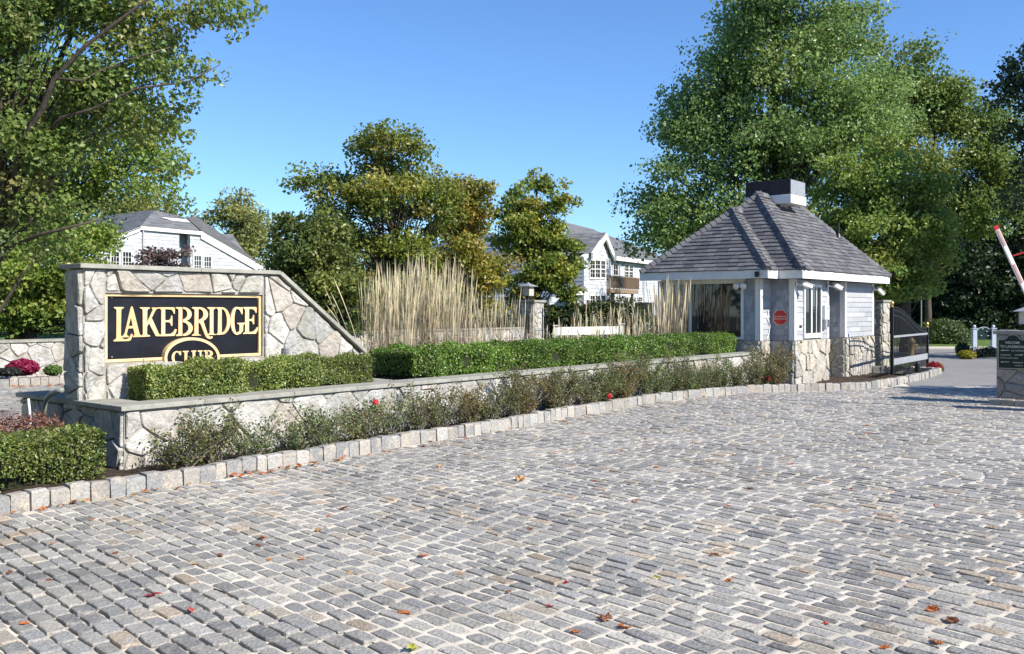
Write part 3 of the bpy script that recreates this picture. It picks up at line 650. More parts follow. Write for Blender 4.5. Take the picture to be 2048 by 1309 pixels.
arc2(1700, 1072, 82, 54, 34, 36, 92, -92); arc2(1700, 1176, 95, 58, 42, 38, 92, -92)
mb.build('club_lettering', M['gold'], nb)
for (x, y) in ((118, 130), (122, 1135), (2580, 155), (2585, 1025)): mb = MB(); mb.lathe(z4(x, y)-U3*.01, [(.008, 0), (.008, .006), (.004, .010)], 8, axis=U3); mb.build('screw', M['steel'], nb)

# ---------------------------------------------------------------- far stone wall with lantern pillar
UW = -13.7; fw_ = thing('low_stone_wall', 'long low fieldstone garden wall with flat grey capping running behind the planter and grasses', 'stone wall', W(10, UW, 0))
mb = MB(); mb.wbox(-4, 24.0, UW-.35, UW, -.05, .90); mb.build('wall_core', M['wallmortar'], fw_)
mb = MB(); face_stones(mb, W(-4, UW, 0), V3, U3, 28, 0, .90, .42, .035, .012, 41, asp=1.1); mb.build('stone_facing', M['stone'], fw_)
mb = MB(); caps(mb, -4, 24.0, UW-.40, UW+.06, .96, 'v', random.Random(8), L=2, t=.06); mb.build('coping', M['cap'], fw_)
def lantern(name, label, c, s, group=None, mats=('frost', 'dark')):
    t = thing(name, label, 'lantern', c, group); c = Vector(c); mb = MB()
    def sq(hw, z): return [c+V3*a*hw+U3*b*hw+Z3*z for a, b in ((-1, -1), (1, -1), (1, 1), (-1, 1))]
    def loft(mb, prof):
        vs = [p for hw, z in prof for p in sq(hw*s, z*s)]; k = len(prof)
        mb.add(vs, [(L*4+q, L*4+(q+1) % 4, L*4+4+(q+1) % 4, L*4+4+q) for L in range(k-1) for q in range(4)]+[(0, 1, 2, 3), tuple(range(4*k-4, 4*k))])
    m = MB(); loft(m, [(.16, 0), (.16, .05), (.06, .07), (.06, .12), (.18, .15), (.18, .17)]); m.build('base', M['dark'], t)
    m = MB(); loft(m, [(.165, .17), (.165, .52)]); m.build('glass', M['frost'], t)
    m = MB()
    for a, b in ((-1, -1), (1, -1), (1, 1), (-1, 1)):
        q = c+V3*a*.172*s+U3*b*.172*s; m.bar(q+Z3*.17*s, q+Z3*.53*s, .022*s, .022*s)
    m.build('frame', M['dark'], t)
    m = MB(); loft(m, [(.28, .53), (.285, .55), (.05, .66), (.02, .70)]); m.build('roof', M['steel'], t); return t
pv = sv(1068, -13.3); pil = thing('stone_pillar', 'tall stone gate pillar with flat cap, half hidden behind the dry ornamental grass', 'pillar', W(pv, -13.5, 0))
mb = MB(); mb.wbox(pv, pv+.62, -14.1, -13.3, 0, 1.93); mb.build('pillar_core', M['wallmortar'], pil)
mb = MB(); face_stones(mb, W(pv, -13.3, 0), V3, U3, .62, 0, 1.93, .3, .03, .01, 51); face_stones(mb, W(pv, -13.3, 0), -U3, -V3, .8, 0, 1.93, .3, .03, .01, 52); mb.build('stone_facing', M['stone'], pil)
mb = MB(); mb.wbox(pv-.08, pv+.70, -14.18, -13.22, 1.93, 2.02); mb.build('cap', M['cap'], pil, bevel=.01)
lantern('pillar_lantern', 'grey lantern standing on the stone pillar behind the dry grasses', W(pv+.2, -13.75, 2.02), 1.0)
# ================================================================ GATEHOUSE
v1 = sv(1520, 0); v2 = sv(1541, 0); u2 = su(1588, v2); v3 = sv(1656, u2); v3b = sv(1689, u2); v4 = sv(1746, u2); uL = su(1318, v1); ur = su(1656, v3b)
ZS = .965; ZF = 2.367; OV = .34; FH = .20
gh = thing('gatehouse', 'small grey shingled guard booth with stone base and steep dark hipped roof', 'gatehouse', W(v2, u2, 0))
mb = MB(); foot = [(v1, uL), (v1, 0), (v2, 0), (v2, u2), (v3, u2), (v3, ur), (v3b, ur), (v3b, u2), (v4, u2), (v4, uL)]
mb.prism([W(a, b, -.1) for a, b in foot], Z3*(ZF+.1)); mb.build('wall_core', M['wallmortar'], gh)
mb = MB(); kw = dict(size=.42, depth=.03, gap=.009, asp=.8)
STG = [(0.459, 0.425, 0.365), (0.425, 0.399, 0.348), (0.493, 0.459, 0.391), (0.399, 0.374, 0.332), (0.468, 0.416, 0.34), (0.442, 0.425, 0.391)]
face_stones(mb, W(v1, uL, 0), U3, -V3, -uL, -.12, ZS, seed=61, cols=STG, **kw)
face_stones(mb, W(v1, 0, 0), V3, U3, v2-v1, -.12, ZS, seed=62, cols=STG, **kw)
face_stones(mb, W(v2, 0, 0), U3, -V3, u2, -.12, ZS, seed=63, cols=STG, **kw)
face_stones(mb, W(v2, u2, 0), V3, U3, v3-v2, -.12, ZS, seed=64, cols=STG, size=.36, depth=.045, gap=.012, asp=1.3)
face_stones(mb, W(v3b, ur, 0), U3, -V3, u2-ur, -.12, ZS, seed=65, cols=STG, **kw)
face_stones(mb, W(v3b, u2, 0), V3, U3, v4-v3b, -.12, ZS, seed=66, cols=STG, size=.36, depth=.045, gap=.012, asp=1.3)
face_stones(mb, W(v3, ur, 0), V3, U3, v3b-v3, -.12, ZS, seed=67, cols=STG, **kw)
mb.build('stone_base', M['stone'], gh)
mb = MB()
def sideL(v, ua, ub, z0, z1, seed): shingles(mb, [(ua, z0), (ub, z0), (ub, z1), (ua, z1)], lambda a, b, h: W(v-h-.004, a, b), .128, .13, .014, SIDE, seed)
def sideR(u, va, vb, z0, z1, seed): shingles(mb, [(va, z0), (vb, z0), (vb, z1), (va, z1)], lambda a, b, h: W(a, u+h+.004, b), .128, .9, .016, [(.36, .375, .40), (.39, .40, .425), (.335, .35, .38)], seed)  # paler than the other faces' shingles: sunlight put into the colour
wl0 = su(1330, v1); wl1 = su(1488, v1); wz0 = onV(1480, 679, v1).z; wz1 = onV(1480, 562.5, v1).z
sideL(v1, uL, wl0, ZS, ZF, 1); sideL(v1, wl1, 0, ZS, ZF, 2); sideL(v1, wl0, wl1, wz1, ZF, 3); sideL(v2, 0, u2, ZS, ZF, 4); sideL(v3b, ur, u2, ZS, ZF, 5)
wr0 = sv(1605, u2); wr1 = sv(1640, u2); rz0 = onU(1622, 672, u2).z; rz1 = onU(1622, 569, u2).z
for a, b, c, d, s in ((0, 0, 0, 0, 0),): pass
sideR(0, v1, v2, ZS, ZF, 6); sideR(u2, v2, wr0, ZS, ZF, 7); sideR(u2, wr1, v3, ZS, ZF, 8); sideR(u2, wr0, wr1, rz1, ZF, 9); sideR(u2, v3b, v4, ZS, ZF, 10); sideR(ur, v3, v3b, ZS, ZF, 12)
mb.build('siding', M['siding'], gh)
def cboard(vc, uc, dv, du, w=.11, z0=ZS, z1=ZF):       # corner board wrapping an outside corner
    m = MB(); m.wbox(min(vc-.022, vc+dv), max(vc-.022, vc+dv) if dv > 0 else vc+.022, min(uc+.022, uc-du), uc+.022, z0, z1, (1, 1, 1)); return m
for vc, uc, sgn in ((v1, 0, 1), (v2, u2, 1), (v3b, u2, 1)):
    mb = MB(); mb.wbox(vc-.024, vc+.10, uc, uc+.024, ZS, ZF); mb.wbox(vc-.024, vc, uc-.11, uc-.001, ZS, ZF-.002); mb.build('corner_board', M['white'], gh, bevel=.004)
for vc in (v3, v4): mb = MB(); mb.wbox(vc-.11, vc+.012, u2, u2+.024, ZS, ZF); mb.build('corner_board', M['white'], gh, bevel=.004)
mb = MB(); mb.wbox(v1-.024, v1, uL-.02, uL+.10, ZS, ZF); mb.build('corner_board', M['white'], gh, bevel=.004)
# big picture window
mb = MB(); mb.wbox(v1-.02, v1-.005, wl0+.02, wl1-.02, wz0+.02, wz1-.02); g = mb.build('window', M['glass'], gh)
mb = MB(); t = .055
def frameL(m, v, a, b, z0, z1, t, d=.05): m.wbox(v-d, v, a, b, z1-t, z1); m.wbox(v-d, v, a, b, z0, z0+t); m.wbox(v-d, v, a, a+t, z0+t, z1-t); m.wbox(v-d, v, b-t, b, z0+t, z1-t)
frameL(mb, v1, wl0, wl1, wz0, wz1, t)
for px in (1357, 1382): q = su(px, v1); mb.wbox(v1-.045, v1-.003, q-.035, q+.035, wz0+t, wz1-t)
mb.build('window_frame', M['white'], g)
mb = MB(); mb.wbox(v1-.09, v1-.0, wl0-.06, wl1+.04, wz1, wz1+.05); mb.build('window_head', M['white'], gh)
# service window
mb = MB(); mb.wbox(wr0+.03, wr1-.03, u2+.0, u2+.012, rz0+.03, rz1-.03); g = mb.build('service_window', M['glass'], gh)
mb = MB()
for a, b, c, d in ((wr0, wr1, rz1-.07, rz1), (wr0, wr1, rz0-.05, rz0+.06), (wr0, wr0+.06, rz0+.06, rz1-.07), (wr1-.07, wr1, rz0+.06, rz1-.07)): mb.wbox(a, b, u2, u2+.05, c, d)
q = sv(1620.5, u2); mb.wbox(q-.035, q+.035, u2, u2+.04, rz0+.06, rz1-.07); q2 = sv(1631, u2); mb.wbox(q2-.015, q2+.015, u2, u2+.025, rz0+.06, rz1-.07)
mb.build('window_frame', M['white'], g)
# eaves
vB = v4+OV; uLL = uL-OV
ep = [(v1-OV, uLL), (v1-OV, OV), (v2-OV, OV), (v2-OV, u2+OV), (vB, u2+OV), (vB, uLL)]
mb = MB()
for i in range(5):
    (a, b), (c, d) = ep[i], ep[(i+1) % 6]; A_ = W(a, b, ZF); B_ = W(c, d, ZF); e = (B_-A_); n_ = Vector((-e.y, e.x, 0)).normalized()
    cen = W((v1+v4)/2, -1, ZF); n_ = n_ if n_.dot(cen-A_) > 0 else -n_
    mb.boxv(A_+e.normalized()*(.024 if i in (1, 3) else 0), e-e.normalized()*(.024 if i in (1, 3) else 0), n_*.025, Z3*FH)
mb.build('fascia', M['white'], gh)
mb = MB(); mb.prism([W(a+.02*(1 if i < 4 else -1), b, ZF+.03) for i, (a, b) in enumerate(ep)], Z3*.02); mb.build('soffit', M['white'], gh)
# hipped roofs laid in real courses
rf = MB(); capm = MB(); deck = MB()
def plane_roof(poly3, seed, course=.135):
    """poly3: eave start, eave end, then upper points (3D), shingled up the slope"""
    o = poly3[0]; ex = (poly3[1]-poly3[0]).normalized(); nrm = (poly3[1]-poly3[0]).cross(poly3[2]-poly3[0]).normalized()
    if nrm.z < 0: nrm = -nrm
    ey = nrm.cross(ex); ey = ey if ey.z > 0 else -ey
    pts = [((p-o).dot(ex), (p-o).dot(ey)) for p in poly3]
    shingles(rf, pts, lambda a, b, h: o+ex*a+ey*b+nrm*(h+.012), course, .24, .026, ROOFC, seed, jitl=.012)
    deck.add([p+nrm*.004 for p in poly3], [tuple(range(len(poly3)))], (.12, .12, .13))
def hipcap(a, b, seed, r=None):
    r = random.Random(seed); d = (b-a); L = d.length; d.normalize(); s = 0
    side = d.cross(Z3).normalized(); up = side.cross(d).normalized(); up = up if up.z > 0 else -up
    while s < L-.02:
        l = .15; p = a+d*s; hw = .115; c = r.choice(ROOFC); g = r.uniform(.85, 1.2); c = tuple(x*g for x in c); t0, t1 = .075, .045
        q0 = [p-side*hw-up*.045, p-side*hw*.4+up*t0*.9, p+side*hw*.4+up*t0*.9, p+side*hw-up*.045]; e = d*(l+.02)-up*(t0-t1)
        q1 = [x+e for x in q0]; capm.add(q0+q1, [(0, 1, 5, 4), (1, 2, 6, 5), (2, 3, 7, 6), (0, 3, 2, 1), (4, 5, 6, 7)], c); s += l
def hip(va, vb, ua, ub, z, t, seed, sides, caps_):
    D, Wd = vb-va, ub-ua; h = min(D, Wd)/2*t
    if D >= Wd: R1, R2 = W(va+Wd/2, (ua+ub)/2, z+h), W(vb-Wd/2, (ua+ub)/2, z+h)
    else: R1 = W((va+vb)/2, ub-D/2, z+h); R2 = W((va+vb)/2, ua+D/2, z+h)
    c = {'ll': W(va, ua, z), 'lr': W(va, ub, z), 'rr': W(vb, ub, z), 'rl': W(vb, ua, z)}
    if 'L' in sides: plane_roof([c['ll'], c['lr'], R1], seed)
    if 'R' in sides: plane_roof([c['lr'], c['rr'], R2, R1], seed+1)
    if 'B' in sides: plane_roof([c['rr'], c['rl'], R2], seed+2)
    if 'K' in sides: plane_roof([c['rl'], c['ll'], R1, R2], seed+3)
    for k in caps_: hipcap(c[k]+Z3*.03, (R1 if k[0] == 'l' else R2)+Z3*.03, seed+5)
    hipcap(R2+Z3*.03, R1+Z3*.03, seed+9); return R1, R2
ZR = ZF+FH-.015
hip(v2-OV, vB, uLL-.0, u2+OV, ZR, 1.03, 71, 'LRBK', ('lr', 'rr', 'll', 'rl'))
hip(v1-OV, vB-.05, uLL+.02, OV, ZR, .94, 81, 'LR', ('lr', 'll'))
roof = rf.build('roof', M['roofing'], gh); capm.build('hip_caps', M['roofing'], roof); deck.build('roof_deck', M['roofing'], roof)
# vent box on the ridge
uc = -.39; vc = sv(1582, uc); Yc = W(vc, uc).y; zb = EYE+(617-406)/FPX*Yc; zm = EYE+(617-388)/FPX*Yc; zt = EYE+(617-357)/FPX*Yc; ub_ = su(1488, vc)
cu = thing('roof_vent_box', 'dark metal clad vent box with white base straddling the gatehouse roof ridge', 'roof vent', W(vc+.5, (uc+ub_)/2, zb))
mb = MB(); mb.wbox(vc+.03, vc+.97, ub_+.03, uc-.03, zm, zt); mb.build('metal_cladding', M['darkmetal'], cu, bevel=.008)
mb = MB(); mb.wbox(vc+.04, vc+.96, uc-.029, uc-.018, zm+.01, zt-.02); mb.build('metal_panel', M['steel'], cu)
mb = MB(); mb.wbox(vc, vc+1.0, ub_, uc, zb, zm-.002); mb.build('white_base', M['white'], cu, bevel=.008)
mb = MB(); mb.wbox(vc+.25, vc+.75, ub_+.3, uc-.38, zb-.6, zb-.002); mb.build('neck', M['white'], cu)
vp = thing('vent_pipe', 'thin dark vent pipe standing on the right slope of the gatehouse roof', 'pipe', W(20.25, -.1, 3.55)); mb = MB(); mb.tube([W(20.25, -.1, 3.5), W(20.25, -.1, 4.0)], .035, 10); mb.build('pipe', M['dark'], vp)
mb = MB(); mb.lathe(W(20.25, -.1, 3.60), [(.09, 0), (.045, .12)], 10); mb.build('flashing', M['dark'], vp)
# wall-mounted things
def bullet(name, label, root, mount, d, L=.26, r=.045):
    t = thing(name, label, 'camera', mount, None); mount = Vector(mount); root = Vector(root); d = Vector(d).normalized()
    m = MB(); m.tube([root, root.lerp(mount, .5)+Z3*-.02, mount], .018, 8); m.lathe(root, [(.05, 0), (.05, .03)], 12, axis=(mount-root)); m.build('bracket', M['plastic'], t)
    m = MB(); m.bar(mount-d*L*.35, mount+d*L*.65, r*2.1, r*1.9); m.build('housing', M['plastic'], t, bevel=.012)
    m = MB(); m.bar(mount-d*L*.3+Z3*.052, mount+d*L*.78+Z3*.052, r*2.5, .012); m.build('sun_shade', M['plastic'], t)
    m = MB(); m.lathe(mount+d*L*.65, [(.03, 0), (.026, .008)], 12, axis=d); m.build('lens', M['dark'], t); return t
zc = ZF-.13
bullet('security_camera', 'white bullet camera under the eave above the left edge of the service window', W(v2+.05, u2+.03, zc+.02), W(v2+.12, u2+.22, zc), V3*.6+U3*.5-Z3*.25)
bullet('security_camera', 'white bullet camera under the eave at the corner right of the service window', W(v3-.15, u2+.03, zc+.02), W(v3+.02, u2+.2, zc-.0), V3*.8+U3*.35-Z3*.35)
bullet('security_camera', 'white camera with round housing under the far right end of the gatehouse eave', W(v4-.10, u2+.03, zc), W(v4+.05, u2+.16, zc-.05), V3*.5+U3*.4-Z3*.6)
fl = W(v1-.14, su(1487, v1), onV(1487, 572, v1).z); t = thing('floodlight', 'white twin round floodlight at the top corner of the large dark window', 'floodlight', fl)
for s, dz in ((-.09, -.01), (.07, .0)):
    m = MB(); m.lathe(fl+U3*s, [(.03, -.08), (.06, -.02), (.075, .06), (.07, .065)], 14, axis=(-V3-Z3*.4+U3*s*2)); m.build('lamp_head', M['plastic'], t, smooth=True)
m = MB(); m.tube([fl+V3*.13+Z3*.06, fl+Z3*.02], .03, 8); m.bar(fl-U3*.1+Z3*.03, fl+U3*.1+Z3*.03, .03, .03); m.build('bracket', M['plastic'], t)
# octagonal sign
def mesh_text(name, txt, loc, ax, up, h, mat, parent, width=None, align='CENTER', ext=.0015):
    cu_ = bpy.data.curves.new('t', 'FONT'); cu_.body = txt; cu_.size = 1; cu_.align_x = align; cu_.extrude = .001; cu_.offset = .012
    o = bpy.data.objects.new('t', cu_); COL.objects.link(o); dg = bpy.context.evaluated_depsgraph_get(); me = bpy.data.meshes.new_from_object(o.evaluated_get(dg))
    n = len(me.vertices); co_ = np.empty(n*3, dtype=np.float32); me.vertices.foreach_get('co', co_); co_ = co_.reshape(-1, 3); fs = [tuple(p.vertices) for p in me.polygons]
    bpy.data.objects.remove(o, do_unlink=True); bpy.data.curves.remove(cu_); w = co_[:, 0].max()-co_[:, 0].min(); hh = co_[:, 1].max()-min(0, co_[:, 1].min())
    sx = (width/w) if width else h/.72; sy = h/.72; ax = Vector(ax).normalized(); up = Vector(up).normalized(); nr = ax.cross(up)
    v = [tuple(Vector(loc)+ax*float(c[0])*sx+up*float(c[1])*sy+nr*float(c[2]+.001)*1.0) for c in co_]
    m = MB(); m.add(v, fs); return m.build(name, M[mat] if isinstance(mat, str) else mat, parent)
sc_ = onV(1560.5, 635.5, v2-.035); rr_ = .175; st = thing('octagonal_sign', 'red octagonal notice sign with pale border on the shaded grey shingle wall', 'sign', sc_)
def octo(r_): return [sc_+U3*r_*math.cos(R(22.5+45*i))/math.cos(R(22.5))+Z3*r_*math.sin(R(22.5+45*i))/math.cos(R(22.5)) for i in range(8)]
m = MB(); m.prism(octo(rr_), -V3*.004); m.build('border', M['cream'], st)
m = MB(); m.prism([p-V3*.004 for p in octo(rr_-.012)], -V3*.002); m.build('face', M['red'], st)
mesh_text('lettering', 'ALL VISITORS', sc_-V3*.0075+Z3*.005, U3, Z3, .034, 'cream', st, width=.29); mesh_text('lettering', 'MUST BE ANNOUNCED', sc_-V3*.0075-Z3*.045, U3, Z3, .026, 'cream', st, width=.315)
# intercom, dispenser, notice, cable
p0, p1 = sv(1642.5, u2), sv(1651, u2); za, zb_ = onU(1647, 640, u2).z, onU(1647, 611, u2).z
t = thing('phone_box', 'white upright call box on the sunlit wall right of the service window', 'call box', W((p0+p1)/2, u2, za)); m = MB(); m.wbox(p0, p1, u2+.02, u2+.10, za, zb_); m.build('box', M['plastic'], t, bevel=.01)
m = MB(); m.wbox(p0+.07, p1-.07, u2+.101, u2+.106, zb_-.10, zb_-.05); m.build('label_plate', M['steel'], t)
za, zb_ = onU(1646, 662, u2).z, onU(1646, 637, u2).z
t = thing('soap_dispenser', 'grey and black hand dispenser hanging below the white call box', 'dispenser', W(p0+.1, u2, za)); m = MB()
m.wbox(p0+.02, p0+.15, u2+.02, u2+.11, za+.05, zb_); m.build('body', M['steel'], t, bevel=.02); m = MB(); m.wbox(p0+.17, p0+.25, u2+.02, u2+.10, za+.08, zb_-.02); m.build('handset', M['dark'], t, bevel=.02)
p0, p1 = sv(1592.5, u2), sv(1602.5, u2); za, zb_ = onU(1597, 662, u2).z, onU(1597, 637, u2).z
t = thing('paper_notice', 'white paper notice with black print on the wall left of the service window', 'notice', W(p0, u2, za)); m = MB(); m.wbox(p0, p1, u2+.022, u2+.026, za, zb_); m.build('sheet', M['plastic'], t)
m = MB(); m.wbox(p0+.10, p1-.02, u2+.0265, u2+.0275, za+.06, za+.13); m.build('print', M['dark'], t)
t = MB(); q = W(v1+.35, .03, 0); t.tube([q+Z3*1.65, q+Z3*1.55+V3*.03, q+Z3*1.45-V3*.02, q+Z3*1.3+V3*.12, q+Z3*1.1+V3*.05, q+Z3*1.0-V3*.06], .012, 6)
tag(t.build('wall_cable', M['plastic'], origin=q+Z3), 'pale loose cable hanging on the narrow wall left of the red octagonal sign', 'cable')
t = MB(); q = onV(1515.5, 549, v1-OV-.03); t.wbox(*[0]*6) if False else t.boxv(q-U3*.05-Z3*.06, U3*.09, -V3*.05, Z3*.12); tag(t.build('eave_sensor', M['dark'], origin=q), 'small black sensor fixed on the white eave board at its corner', 'sensor')

# ================================================================ GATE, PILLARS, BARRIER, SIGNS
Pb = G(1745.5, 757, 0); gv0, gu0 = v4+.16, u2+.0
gu1 = .62; gpv = sv(1764, gu1); g0 = su(1744, gpv)
gp = thing('gate_pillar', 'narrow tall stone pillar with flat cap beside the black iron gate', 'pillar', W(gpv, gu1-.3, 0)); gl = sv(1778, gu1)-gpv
mb = MB(); mb.wbox(gpv, gpv+gl, g0, gu1, -.05, 1.86); mb.build('pillar_core', M['wallmortar'], gp)
mb = MB(); face_stones(mb, W(gpv, gu1, 0), V3, U3, gl, 0, 1.86, .34, .035, .01, 91, cols=STG); face_stones(mb, W(gpv, g0, 0), U3, -V3, gu1-g0, 0, 1.86, .34, .03, .01, 92, cols=STG); mb.build('stone_facing', M['stone'], gp)
mb = MB(); mb.wbox(gpv-.06, gpv+gl+.06, g0-.06, gu1+.06, 1.86, 1.93); mb.build('cap', M['cap'], gp, bevel=.008)
# swung-open gate leaf along the drive
gA = G(1784, 748, .06); gB = G(1854.5, 733, .06); gd = gB-gA; gd.z = 0; gL = gd.length; gd.normalize(); gnn = Vector((gd.y, -gd.x, 0))
gt = thing('iron_gate', 'black iron gate leaf with curved spiked top and brass finials, swung open beside the drive', 'gate', gA)
def gp_(s, z, off=0): return gA+gd*s+gnn*off+Z3*(z-gA.z)
def ztop(s): t_ = s/gL; return 1.05+.60*(.5+.5*math.cos(math.pi*min(1, max(0, (t_-.04)/.92))))
for s, zt_ in ((0, 1.72), (gL, 1.15)): mb = MB(); mb.boxv(gp_(s-.035, .04, -.035), gd*.07, gnn*.07, Z3*(zt_-.04)); mb.build('post', M['iron'], gt)
for s, zt_ in ((0, 1.72), (gL, 1.15)):
    m = MB(); m.lathe(gp_(s, zt_), [(.03, 0), (.045, .02), (.02, .04), (.04, .07), (.05, .10), (.035, .14), (.008, .17)], 12); m.build('finial', M['brass'], gt, smooth=True)
mb = MB(); mb.boxv(gp_(.035, .27, -.02), gd*(gL-.07), gnn*.04, Z3*.16); mb.build('kick_rail', M['steel'], gt)
mb = MB(); mb.boxv(gp_(.035, .96, -.02), gd*(gL-.07), gnn*.04, Z3*.05); mb.build('middle_rail', M['steel'], gt)
mb = MB()
for off in (0, .13): mb.tube([gp_(gL*i/16, ztop(gL*i/16)-off) for i in range(17)], .018, 6)
mb.build('curved_rail', M['iron'], gt)
for i in range(1, 28):
    s = gL*i/28; m = MB(); m.tube([gp_(s, .08), gp_(s, .27)], .013, 5); m.tube([gp_(s, .43), gp_(s, ztop(s)+.06)], .013, 5); m.tube([gp_(s, ztop(s)+.06), gp_(s, ztop(s)+.12)], [.016, .002], 5); m.build('bar', M['iron'], gt)
t = thing('ground_bollard', 'small dark ground light standing under the iron gate', 'ground light', G(1835, 745, .06)); m = MB(); m.lathe(G(1835, 745, .05), [(.07, 0), (.07, .22), (.05, .27), (.01, .29)], 12); m.build('body', M['dark'], t)
# sign pillar on the right
rp = thing('sign_pillar', 'low broad stone pillar carrying the dark green welcome sign and a lantern', 'pillar', W(13.45, 5.4, 0)); ra, rb = 5.18, 5.72
mb = MB(); mb.wbox(13.45, 14.0, ra, rb, -.02, 1.24); mb.build('pillar_core', M['wallmortar'], rp)
mb = MB(); STONES_SHADE = [(.33, .30, .28), (.30, .28, .265), (.36, .32, .29)]  # darker stones for the front face only: its shade is in the colour
face_stones(mb, W(13.45, ra, 0), U3, -V3, rb-ra, .11, 1.24, .36, .028, .008, 95, cols=STONES_SHADE, asp=1.1); face_stones(mb, W(13.45, rb, 0), V3, U3, .55, .11, 1.24, .3, .03, .01, 96); mb.build('stone_facing', M['stone'], rp)
mb = MB(); mb.wbox(13.39, 14.06, ra-.05, rb+.05, 1.24, 1.31); mb.build('cap', M['cap'], rp, bevel=.008)
lantern('entrance_lantern', 'grey lantern with pyramid lid on the welcome sign pillar', W(13.72, 5.60, 1.31), .62)
wsn = thing('welcome_sign', 'dark green sign with pale border and welcome lettering and arrows on the right pillar', 'sign', W(13.41, 5.45, .6))
sa, sb = su(1996, 13.40), su(2056, 13.40); zt_ = onV(1999, 679, 13.4).z; zb_ = onV(1999, 737, 13.4).z; cm = (sa+sb)/2; hw = (sb-sa)/2; zh = zt_+.075
def outline(sh): 
    o = [(sa+sh, zb_+sh), (sb-sh, zb_+sh), (sb-sh, zt_-sh), (cm+hw*.58, zt_-sh)]
    for i in range(1, 12): a = math.pi*i/12; o.append((cm+(hw*.42-sh*.3)*math.cos(a), zt_-sh+.012+(zh-zt_)*math.sin(a)))
    return o+[(cm-hw*.58, zt_-sh), (sa+sh, zt_-sh)]
m = MB(); m.prism([W(13.425, a, b) for a, b in outline(0)], -V3*.02); m.build('border', M['cream'], wsn)
m = MB(); m.prism([W(13.404, a, b) for a, b in outline(.009)], -V3*.006); m.build('panel', M['green'], wsn)
def wt(txt, x, y, h, w, al='CENTER', mat='cream'): mesh_text('lettering', txt, onV(x, y, 13.396), U3, Z3, h, mat, wsn, width=w, align=al)
k = 1/113.
wt('WELCOME', 2025, 688, .042, 26*k); wt('TO LAKEBRIDGE', 2025, 696, .042, 44*k); wt('ALL VISITORS', 2035, 703.2, .024, 22*k); wt('RESIDENTS', 2011, 711.5, .020, 18*k); wt('WITH ACCESS CARDS', 2018, 717.5, .020, 32*k); wt('RESIDENTS', 2036, 727, .022, 18*k); wt('WITHOUT', 2038, 733, .020, 14*k)
m = MB()
for x0, x1, y, hd in ((2002, 2018.5, 701, 0), (2029.5, 2046, 710.5, 1), (2001.5, 2018, 724.3, 0)):
    a = onV(x0, y, 13.396); b = onV(x1, y, 13.396); m.bar(a, b, .004, .010, up=Z3); h_, o_ = (a, 1) if not hd else (b, -1)
    m.prism([h_-U3*.01*o_, h_+U3*.035*o_+Z3*.014, h_+U3*.035*o_-Z3*.014], -V3*.003)
m.build('arrows', M['cream'], wsn)
# boom barrier
ba = P(1990.5, 452, 15.2); bb_ = P(2105, 700, 15.2); bt_ = thing('boom_barrier', 'raised red and white boom barrier arm above the welcome sign pillar', 'barrier', Vector((bb_.x, bb_.y, 0)))
m = MB(); m.bar(ba.lerp(bb_, .03), bb_, .069, .04, up=(0, 1, 0)); m.build('arm', M['white'], bt_, bevel=.008)
m = MB(); m.bar(ba, ba.lerp(bb_, .03), .076, .05, up=(0, 1, 0)); m.build('tip', M['red'], bt_)
for a, b in ((.035, .16), (.31, .46), (.62, .75)):
    m = MB(); m.bar(ba.lerp(bb_, a)-Vector((0, .024, 0)), ba.lerp(bb_, b)-Vector((0, .024, 0)), .035, .004, up=(0, 1, 0)); m.build('stripe', mk('pale_red_tape', (.50, .28, .26), nv=.1), bt_)
m = MB(); m.tube([P(2026, 512, 15.3), P(2110, 487, 15.3)], .012, 6); m.build('stay_rod', M['red'], bt_)
m = MB(); m.boxv((bb_.x-.18, bb_.y-.18, 0), (.36, 0, 0), (0, .36, 0), (0, 0, 1.05)); m.build('cabinet', M['steel'], bt_, bevel=.02)
# far community sign
Yf = 35; t = thing('hanging_sign', 'small dark arched sign hung between two pale blue posts beyond the drive', 'sign', P(1967, 708, Yf)); h_ = Yf/FPX
for px in (1948.5, 1986.5):
    c = P(px, 708, Yf); c.z = 0; m = MB(); w_ = .075; zt2 = EYE-(658-HY)*h_; m.boxv(c-Vector((w_, w_, 0)), (2*w_, 0, 0), (0, 2*w_, 0), (0, 0, zt2)); m.boxv(c+Vector((-.1, -.1, zt2)), (.2, 0, 0), (0, .2, 0), (0, 0, .03)); m.lathe(c+Z3*(zt2+.03), [(.03, 0), (.05, .02), (.065, .06), (.045, .10), (.01, .12)], 10); m.build('post', M['bluewhite'], t)
za, zb_ = EYE-(680-HY)*h_, EYE-(660-HY)*h_; xa, xb = P(1953, 0, Yf).x, P(1983, 0, Yf).x; xm = (xa+xb)/2
o = [(xa, za), (xb, za), (xb, zb_)]+[(xm+(xb-xa)*.35*math.cos(math.pi*i/10), zb_+.10*math.sin(math.pi*i/10)) for i in range(0, 11)]+[(xa, zb_)]
m = MB(); m.prism([Vector((a, Yf+.02, b)) for a, b in o], (0, .03, 0)); m.build('panel', M['green'], t)
m = MB(); m.tube([Vector((a, Yf+.02, b)) for a, b in o[2:]], .014, 5); m.build('rim', M['bluewhite'], t)
m = MB()
for (x, y, w_) in ((1963, 658.5, 4), (1972, 663.5, 6), (1961, 672, 3), (1974, 672.5, 4)): m.bar(P(x, y, Yf-.005), P(x+w_, y-1, Yf-.005), .03, .02, up=Z3)
m.build('emblem', M['bluewhite'], t)
t = thing('bare_pole', 'thin grey pole standing before the trees beyond the iron gate', 'pole', G(1842.5, 693, 0)); m = MB(); c = Vector((P(1842.5, 0, 42).x, 42, 0)); m.tube([c, c+Z3*2.2, c+Z3*4.2], [.03, .028, .02], 8); m.build('pole_shaft', M['hose'], t)
